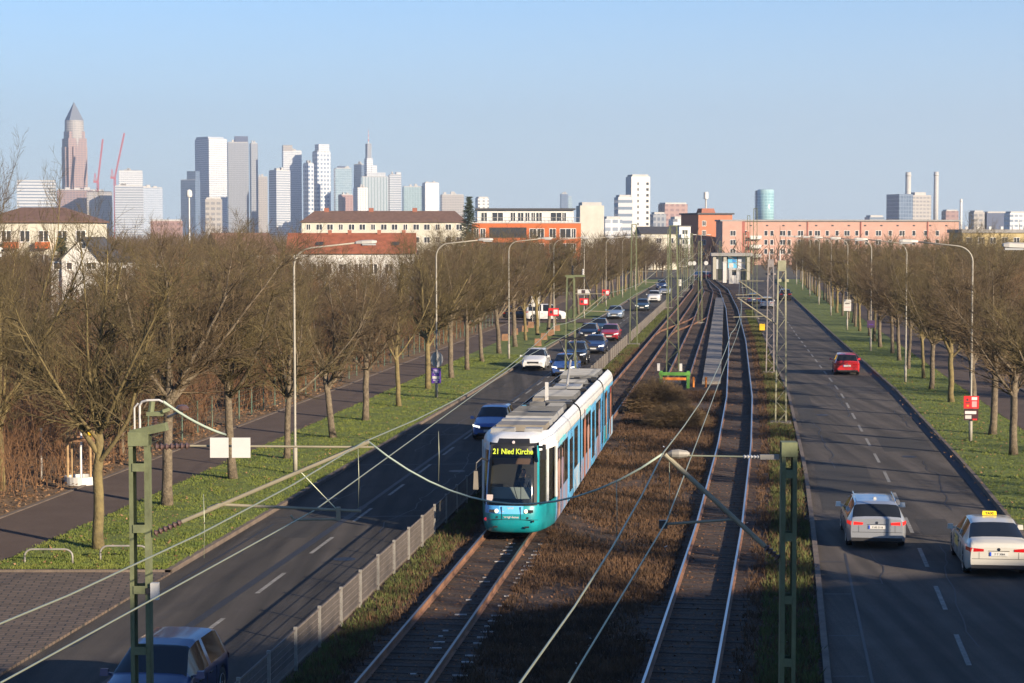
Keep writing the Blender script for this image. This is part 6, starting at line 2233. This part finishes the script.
# silhouettes: (fraction from rear 0 to front 1, height); roof line, belt line
TYPES = {
 'hatch': dict(L=4.25, W=1.80, roof=[(0, .92), (.015, 1.0), (.09, 1.40), (.16, 1.46), (.45, 1.48), (.56, 1.42), (.735, .99), (.80, .93), (.95, .78), (1.0, .62)], belt=[(0, .9), (.7, .88), (1, .6)], cab=(.03, .735), win=(.10, .70), rear=(.015, .10), screen=(.545, .725), pil=(.36, .40)),
 'estate': dict(L=4.93, W=1.87, roof=[(0, .95), (.012, 1.02), (.085, 1.36), (.14, 1.42), (.40, 1.46), (.53, 1.42), (.70, .98), (.76, .94), (.94, .80), (1.0, .62)], belt=[(0, .95), (.7, .90), (1, .6)], cab=(.03, .70), win=(.08, .66), rear=(.012, .085), screen=(.535, .69), pil=(.37, .40)),
 'sedan': dict(L=4.92, W=1.86, roof=[(0, .86), (.012, .97), (.06, 1.05), (.105, 1.085), (.27, 1.40), (.37, 1.46), (.50, 1.46), (.56, 1.42), (.71, 1.0), (.78, .95), (.94, .80), (1.0, .64)], belt=[(0, .93), (.7, .92), (1, .6)], cab=(.105, .71), win=(.22, .67), rear=(.11, .27), screen=(.56, .70), pil=(.44, .465)),
 'suv': dict(L=4.55, W=1.88, roof=[(0, 1.05), (.012, 1.12), (.08, 1.58), (.14, 1.64), (.48, 1.66), (.57, 1.58), (.72, 1.14), (.78, 1.10), (.95, .98), (1.0, .72)], belt=[(0, 1.06), (.7, 1.02), (1, .75)], cab=(.03, .72), win=(.07, .68), rear=(.012, .08), screen=(.56, .71), pil=(.36, .40)),
 'van': dict(L=4.45, W=1.82, roof=[(0, 1.05), (.01, 1.15), (.03, 1.72), (.06, 1.80), (.60, 1.83), (.68, 1.72), (.80, 1.16), (.84, 1.10), (.96, .98), (1.0, .72)], belt=[(0, 1.08), (.8, 1.04), (1, .75)], cab=(.02, .80), win=(.06, .74), rear=(.01, .03), screen=(.675, .79), pil=(.38, .42)),
}
def car(typ, label, cat, loc, rz, pm, group=None, lights=False, brake=False, taxi=False, rails=False, name='car'):
    """local: +y is the car's front, origin under its rear bumper"""
    T = TYPES[typ]
    L, Wd = T['L'], T['W'] / 2
    th = thing(name, label, cat, loc, rz, group)
    th.scale = (.95, .96, .96)
    yw = (L * .185, L * .80)
    wr = .325 if typ != 'suv' else .35
    ar = wr + .045
    us = set(np.linspace(0, 1, 36).tolist() + [p[0] for p in T['roof']] + [T['win'][0], T['win'][1], T['pil'][0], T['pil'][1], *T['rear'], *T['screen'], .004, .008, .99, .996])
    for y in yw:
        for k in range(-6, 7):
            us.add((y + ar * math.sin(PI / 2 * k / 6)) / L)
    us = sorted(u for u in us if 0 <= u <= 1)
    us = [u for i, u in enumerate(us) if i == 0 or u - us[i - 1] > .0015]
    def wb(u):
        w = 1.0
        if u < .10: w = .86 + .14 * math.sin(PI / 2 * min(1, u / .10)) ** .8
        if u > .80: w = .80 + .20 * math.cos(PI / 2 * (u - .80) / .20) ** .7
        return Wd * w
    def zl(u):
        y = u * L
        z = .20
        if u < .06: z = .20 + .10 * (1 - u / .06)
        if u > .95: z = .20 + .08 * (u - .95) / .05
        for c in yw:
            if abs(y - c) < ar:
                z = max(z, wr + math.sqrt(max(0, ar * ar - (y - c) ** 2)))
        return z
    rings = []
    for u in us:
        zt = interp(u, T['roof'])
        zbelt = min(interp(u, T['belt']), zt - .03)
        w = wb(u)
        zlo = zl(u)
        cabin = zt - zbelt > .12
        f = min(1, max(0, (zt - zbelt) / .5))
        wroof = (w * .93) * (1 - f) + (w * .70) * f
        zs = zbelt - .10
        zm = max(.52, min(zs - .02, .55))
        zm = max(zm, min(zlo + .03, zs - .005))
        a = max(zlo + .02, .30)
        a = min(a, zm - .004)
        y = u * L
        bx_ = 0
        half = [(0, min(zlo, .24)), (w * .72, min(zlo, .30)), (w * .955, zlo), (w * .985, a), (w, zm), (w * .985, zs), (w * .945, zbelt), (wroof * (1.0), zt - .055 * (1 if cabin else .5)), (wroof * .90, zt - .012), (wroof * .5, zt + .006), (0, zt + .012)]
        rings.append([(x, y, z) for x, z in half])
    NR = len(rings[0])
    cls = {}
    def put(k, q):
        cls.setdefault(k, []).append(q)
    for i in range(len(us) - 1):
        um = (us[i] + us[i + 1]) / 2
        for k in range(NR - 1):
            for s in (1, -1):
                a, b, c, d = rings[i][k], rings[i][k + 1], rings[i + 1][k + 1], rings[i + 1][k]
                q = [(s * p[0], p[1], p[2]) for p in (a, b, c, d)]
                if s < 0: q = q[::-1]
                key = 'body'
                if k == 6 and T['win'][0] < um < T['win'][1]:
                    if not (T['pil'][0] < um < T['pil'][1]):
                        key = ('side_window', s, um > T['pil'][1])
                        if um < T['rear'][1] + .01 or um > T['screen'][0] + .09: key = 'body' if um < T['rear'][1] else key
                elif k >= 7 and T['rear'][0] < um < T['rear'][1]:
                    key = 'rear_window' if k >= 8 or True else 'body'
                elif k >= 7 and T['screen'][0] < um < T['screen'][1]:
                    key = 'windscreen'
                if k <= 1: key = 'underbody'
                put(key, q)
    def mk(nm, qs, m, smooth=True):
        mb = MB()
        idx = {}
        for q in qs:
            f = []
            for p in q:
                kk = (round(p[0], 4), round(p[1], 4), round(p[2], 4))
                if kk not in idx:
                    idx[kk] = len(mb.v); mb.v.append(p)
                if not f or (idx[kk] != f[-1] and idx[kk] != f[0]):
                    f.append(idx[kk])
            if len(f) >= 3: mb.f.append(tuple(f))
        if nm == 'body':
            for r in (rings[0], rings[-1]):
                n0 = len(mb.v)
                pts = [p for p in r[2:]] + [(-p[0], p[1], p[2]) for p in reversed(r[2:-1])]
                mb.v += pts
                mb.f.append(tuple(range(n0, n0 + len(pts))) if r is rings[0] else tuple(range(n0, n0 + len(pts)))[::-1])
        o = mb.build(nm, m, th, smooth)
        return o
    body = mk('body', cls['body'], pm)
    mk('underbody', cls['underbody'], M_trim)
    for k, q in cls.items():
        if k in ('rear_window', 'windscreen'): mk(k, q, M_cglass)
        elif isinstance(k, tuple): mk('side_window', q, M_cglass)
    # wheels
    for y in yw:
        for s in (-1, 1):
            x1 = s * (Wd - .015)
            wl = MB().lathe([(wr * .62, x1 - s * .21), (wr, x1 - s * .20), (wr, x1 - s * .03), (wr * .93, x1), (wr * .66, x1 - s * .004)], 22, (0, y, wr), 'x').build('wheel', M_tyre, th, True)
            MB().lathe([(wr * .66, x1 - s * .03), (wr * .62, x1 + s * .002), (wr * .5, x1 - s * .02), (wr * .16, x1 - s * .012), (.02, x1 + s * .0)], 10, (0, y, wr), 'x').build('rim', M_rim, wl)
    MB().box(-Wd * .82, Wd * .82, L * .05, L * .95, .19, .45).build('chassis', M_trim, th)
    # front: lamps, grille, plate
    zf = interp(.985, T['roof'])
    for s in (-1, 1):
        lb_m = MB()
        y0 = L * .925
        x_in, x_out = s * Wd * .50, s * Wd * .885
        zz = min(interp(.96, T['roof']) - .10, .80)
        rows = [[(x_in, L + .012, zz - .07), (s * Wd * .72, L - .015, zz - .05), (x_out, L * .955, zz - .02), (s * wb(.93) + s * .012, L * .925, zz + .02)],
                [(x_in, L + .002, zz + .03), (s * Wd * .72, L - .03, zz + .06), (x_out, L * .95, zz + .085), (s * wb(.93) + s * .008, L * .92, zz + .085)]]
        lb_m.grid(rows if s < 0 else [r[::-1] for r in rows])
        lb_m.build('headlight', M_hlon if lights else M_hl, th)
    MB().box(-Wd * .46, Wd * .46, L - .01, L + .014, min(zf, .66) - .16, min(zf, .66) - .02).build('grille', M_trim, th)
    MB().box(-Wd * .62, Wd * .62, L - .02, L + .012, .26, .36).build('air_intake', M_trim, th)
    MB().box(-.26, .26, L + .012, L + .024, .40, .51).build('number_plate', M_plate, th)
    # rear: lamps, plate, handle strip
    zr = interp(0, T['belt'])
    for s in (-1, 1):
        tm = MB()
        zz = zr - .14
        rows = [[(s * (wb(.055) + .010), L * .055, zz - .03), (s * Wd * .87, .004, zz - .055), (s * Wd * .46, -.014, zz - .035)],
                [(s * (wb(.055) + .010), L * .055, zz + .075), (s * Wd * .86, .004, zz + .065), (s * Wd * .46, -.014, zz + .035)]]
        tm.grid(rows if s < 0 else [r[::-1] for r in rows])
        tm.build('taillight', M_tlon if brake else M_tl, th)
    pl = MB().box(-.26, .26, -.022, -.008, zr - .30, zr - .19).build('number_plate', M_plate, th)
    MB().box(-.26, -.215, -.026, -.022, zr - .30, zr - .19).build('plate_band', M_plblue, pl)
    text('lettering', 'F AS 2116' if typ == 'estate' else 'F T 3084', .085, M_trim, pl, (.025, -.026, zr - .276), (PI / 2, 0, 0), .95, 0, .001) if group == 'near cars' else None
    MB().box(-Wd * .84, Wd * .84, -.014, .02, .27, .37).build('bumper_trim', M_trim, th)
    sm = MB()
    sm.box(-Wd * .82, Wd * .82, -.004, .006, .535, .547)
    for s in (-1, 1):
        sm.box(s * Wd * .60 - .005, s * Wd * .60 + .005, -.0045, .006, .547, zr - .2)
        for u_ in (.30, .47, .66):
            x0_, x1_ = sorted((s * (wb(u_) * .99), s * (wb(u_) + .004)))
            sm.box(x0_, x1_, u_ * L - .006, u_ * L + .006, .36, .80)
    sm.build('panel_seams', M_trim, th)
    MB().lathe([(.045, .006), (.045, -.012)], 12, (0, 0, zr - .11), 'y').build('badge', M_chrome, th)
    MB().box(-.30, .30, -.012, .0, zr - .165, zr - .15).build('handle_strip', M_chrome, th)
    hk = MB()
    for s in (-1, 1):
        for u_ in (.40, .58):
            x0_, x1_ = sorted((s * (wb(u_) * .985), s * (wb(u_) + .02)))
            hk.box(x0_, x1_, u_ * L - .10, u_ * L + .08, .74, .775)
    hk.build('door_handles', M_trim, th)
    # mirrors, rails
    for s in (-1, 1):
        mz = interp(.66, T['belt']) + .06
        mm = MB()
        yy = L * (T['screen'][1] - .055)
        mm.bar((s * Wd * .93, yy, mz - .02), (s * (Wd + .06), yy, mz), .05)
        mm.box(min(s * (Wd + .02), s * (Wd + .20)), max(s * (Wd + .02), s * (Wd + .20)), yy - .05, yy + .06, mz - .05, mz + .09, .015)
        mm.build('mirror', pm, th)
    if rails:
        for s in (-1, 1):
            x = s * Wd * .66
            MB().tube([(x, L * .13, 1.41), (x, L * .16, 1.47), (x, L * .48, 1.50), (x, L * .53, 1.43)], .018, 6).build('roof_rail', M_chrome, th)
        MB().box(-.05, .05, L * .2, L * .235, 1.43, 1.50, .012).build('aerial', M_white, th)
    if taxi:
        sgn = MB().box(-.21, .21, L * .45, L * .45 + .12, 1.48, 1.60, .01).build('roof_sign', mat('taxi_yellow', (.85, .62, .02), .4), th)
        text('lettering', 'TAXI', .10, M_trim, sgn, (0, L * .45 - .002, 1.505), (PI / 2, 0, 0), 1.1, .003, .001)
        MB().box(-Wd * .55, Wd * .55, L * .445, L * .45, 1.47, 1.475).build('sign_foot', M_trim, th)
        for s in (-1, 1):
            dq = MB()
            x = s * (Wd + .004)
            dq.quad((x, L * .42, .55), (x, L * .60, .55), (x, L * .60, .86), (x, L * .42, .86))
            dq.build('door_advert', mat('advert_yellow', (.6, .45, .12), .5), th)
    return th
P_silver = paint('silver', (.36, .38, .41), .5)
P_white = paint('ivory', (.47, .455, .41), 0)
P_white2 = paint('white', (.54, .54, .53), 0)
P_red = paint('red', (.50, .02, .025), .1)
P_dred = paint('dark_red', (.34, .02, .025), .2)
P_navy = paint('navy', (.026, .045, .12), .4)
P_blue = paint('blue', (.055, .12, .33), .45)
P_black = paint('black', (.012, .013, .016), .2)
P_lblue = paint('light_blue', (.28, .36, .46), .5)
P_dgreen = paint('dark_teal', (.03, .055, .07), .4)
def go(typ, lb, t, d, pm, away=False, cat='car', rz=0, **k):
    """away: the rear bumper stands at d; towards: the front bumper stands at d"""
    L = TYPES[typ]['L'] * .96
    if away:
        return car(typ, lb, cat, R(t, d, .005), YAW + rz, pm, **k)
    x, y, z = R(t, d, .005)
    return car(typ, lb, cat, (x + SL * L, y + L, z), YAW + PI + rz, pm, **k)
GQ = 'cars coming along the left road'
go('estate', 'silver estate car seen from behind on the right road, roof rails', 4.12, 57.7, P_silver, True, group='near cars', rails=True, brake=True)
go('sedan', 'ivory taxi saloon with a yellow roof sign at the right picture edge', 7.12, 52.9, P_white, True, 'taxi', group='near cars', taxi=True, name='taxi')
go('hatch', 'red hatchback seen from behind farther up the right road', 7.15, 129.5, P_red, True, group='near cars')
go('hatch', 'dark blue hatchback in the shade at the bottom left edge', -11.3, 35.9, P_navy, group=GQ)
go('hatch', 'blue hatchback beside the tram roof on the left road', -11.4, 88.5, P_blue, group=GQ, lights=True)
go('hatch', 'white hatchback in the outer lane by the left verge', -14.25, 134, P_white2, group=GQ)
go('hatch', 'blue car half hidden by the mast behind the tram', -11.6, 128, P_blue, group=GQ, lights=True)
go('suv', 'black car at the back of the tram, nose against the blue one', -11.9, 139.5, P_black, group=GQ)
go('sedan', 'dark blue saloon with a bright headlight behind the black car', -11.5, 152.5, P_navy, group=GQ, lights=True)
go('hatch', 'dark red hatchback in the queue of cars on the left road', -11.5, 171, P_dred, group=GQ)
go('hatch', 'dark hatchback in the outer lane left of the red one', -13.5, 172.5, P_black, group=GQ)
go('sedan', 'dark saloon in the outer lane just behind the red hatchback', -13.4, 183, P_dgreen, group=GQ)
go('sedan', 'pale blue silver saloon in the outer lane beyond the red hatchback', -13.9, 215, P_lblue, group=GQ)
go('hatch', 'dark teal hatchback in the inner lane beyond the pale saloon', -12.0, 238, P_dgreen, group=GQ, lights=True)
go('suv', 'white car far up the left road before the junction', -11.9, 268, P_white2, group=GQ)
go('suv', 'dark blue car farthest up the left road', -13.4, 330, P_navy, group=GQ)
go('hatch', 'silver car waiting at the far end of the left road', -11.6, 300, P_silver, group=GQ)
go('hatch', 'white hatchback far up the right road in the left lane', 3.4, 246, P_white2, True, group='far cars on the right road')
go('suv', 'black car far up the right road by the verge', 6.4, 276, P_black, True, group='far cars on the right road')
go('hatch', 'dark car far up the right road left of the white hatchback', 1.8, 262, P_navy, True, group='far cars on the right road')
# parked white van across the side street, side towards us
vx, vd = px2x(526, 208), 208
car('van', 'white van standing crosswise in the side street among the left trees', 'van', (vx, vd, .2), -PI / 2, P_white2, name='van')
car('hatch', 'dark car behind the white van in the side street', 'car', (px2x(503, 209), 209.5, .2), -PI / 2, P_black)
for i, (px, d, pm, lb) in enumerate(((703, 412, P_silver, 'silver car parked beyond the track fan'), (709, 414, P_white2, 'white car parked beyond the track fan'), (712.5, 410, P_red, 'reddish car parked beyond the track fan, rightmost'))):
    car('hatch', lb, 'car', (px2x(px, d), d, .01), .4, pm, group='cars parked beyond the tracks')
# double-headed lamp and signals at the junction
jl = thing('street_lamp', 'double-headed street lamp at the junction above the track fan', 'street lamp', (px2x(701, 385), 385, 0))
MB().tube([(0, 0, 0), (0, 0, 9.4)], [.09, .05], 8).build('pole', M_lampgrey, jl)
MB().tube([(-1.3, 0, 9.3), (0, 0, 9.1), (1.5, 0, 9.2)], .035, 6).build('arm', M_lampgrey, jl)
for x0_, x1_ in ((-1.7, -1.0), (1.1, 1.9)):
    MB().box(x0_, x1_, -.15, .15, 9.22, 9.36, .03).build('lamp_head', M_lamphead, jl)
for px, d, lb in ((690, 392, 'traffic signal with a white round sign left at the junction'), (694, 394, 'traffic signal beside the round white sign at the junction'), (706, 396, 'signal with a round white board right at the junction')):
    ts = thing('traffic_signal', lb, 'traffic signal', (px2x(px, d), d, 0))
    MB().tube([(0, 0, 0), (0, 0, 3.4)], .06, 8).build('pole', M_galv, ts)
    MB().box(-.16, .16, -.14, .14, 2.3, 3.3).build('signal_head', M_black, ts)
    MB().lathe([(.42, .02), (.42, -.02)], 18, (0, -.17, 3.5), 'y').build('round_sign', M_white, ts)
sp_b = MB().box(-.3, .3, -.3, .3, 0, 1.1, .02).box(-.34, .34, -.34, .34, 1.1, 1.2).build('cabinet', M_white, None, loc=(px2x(680, 352), 352, .03))
tag(sp_b, 'small white cabinet at the left side of the track fan', 'cabinet')
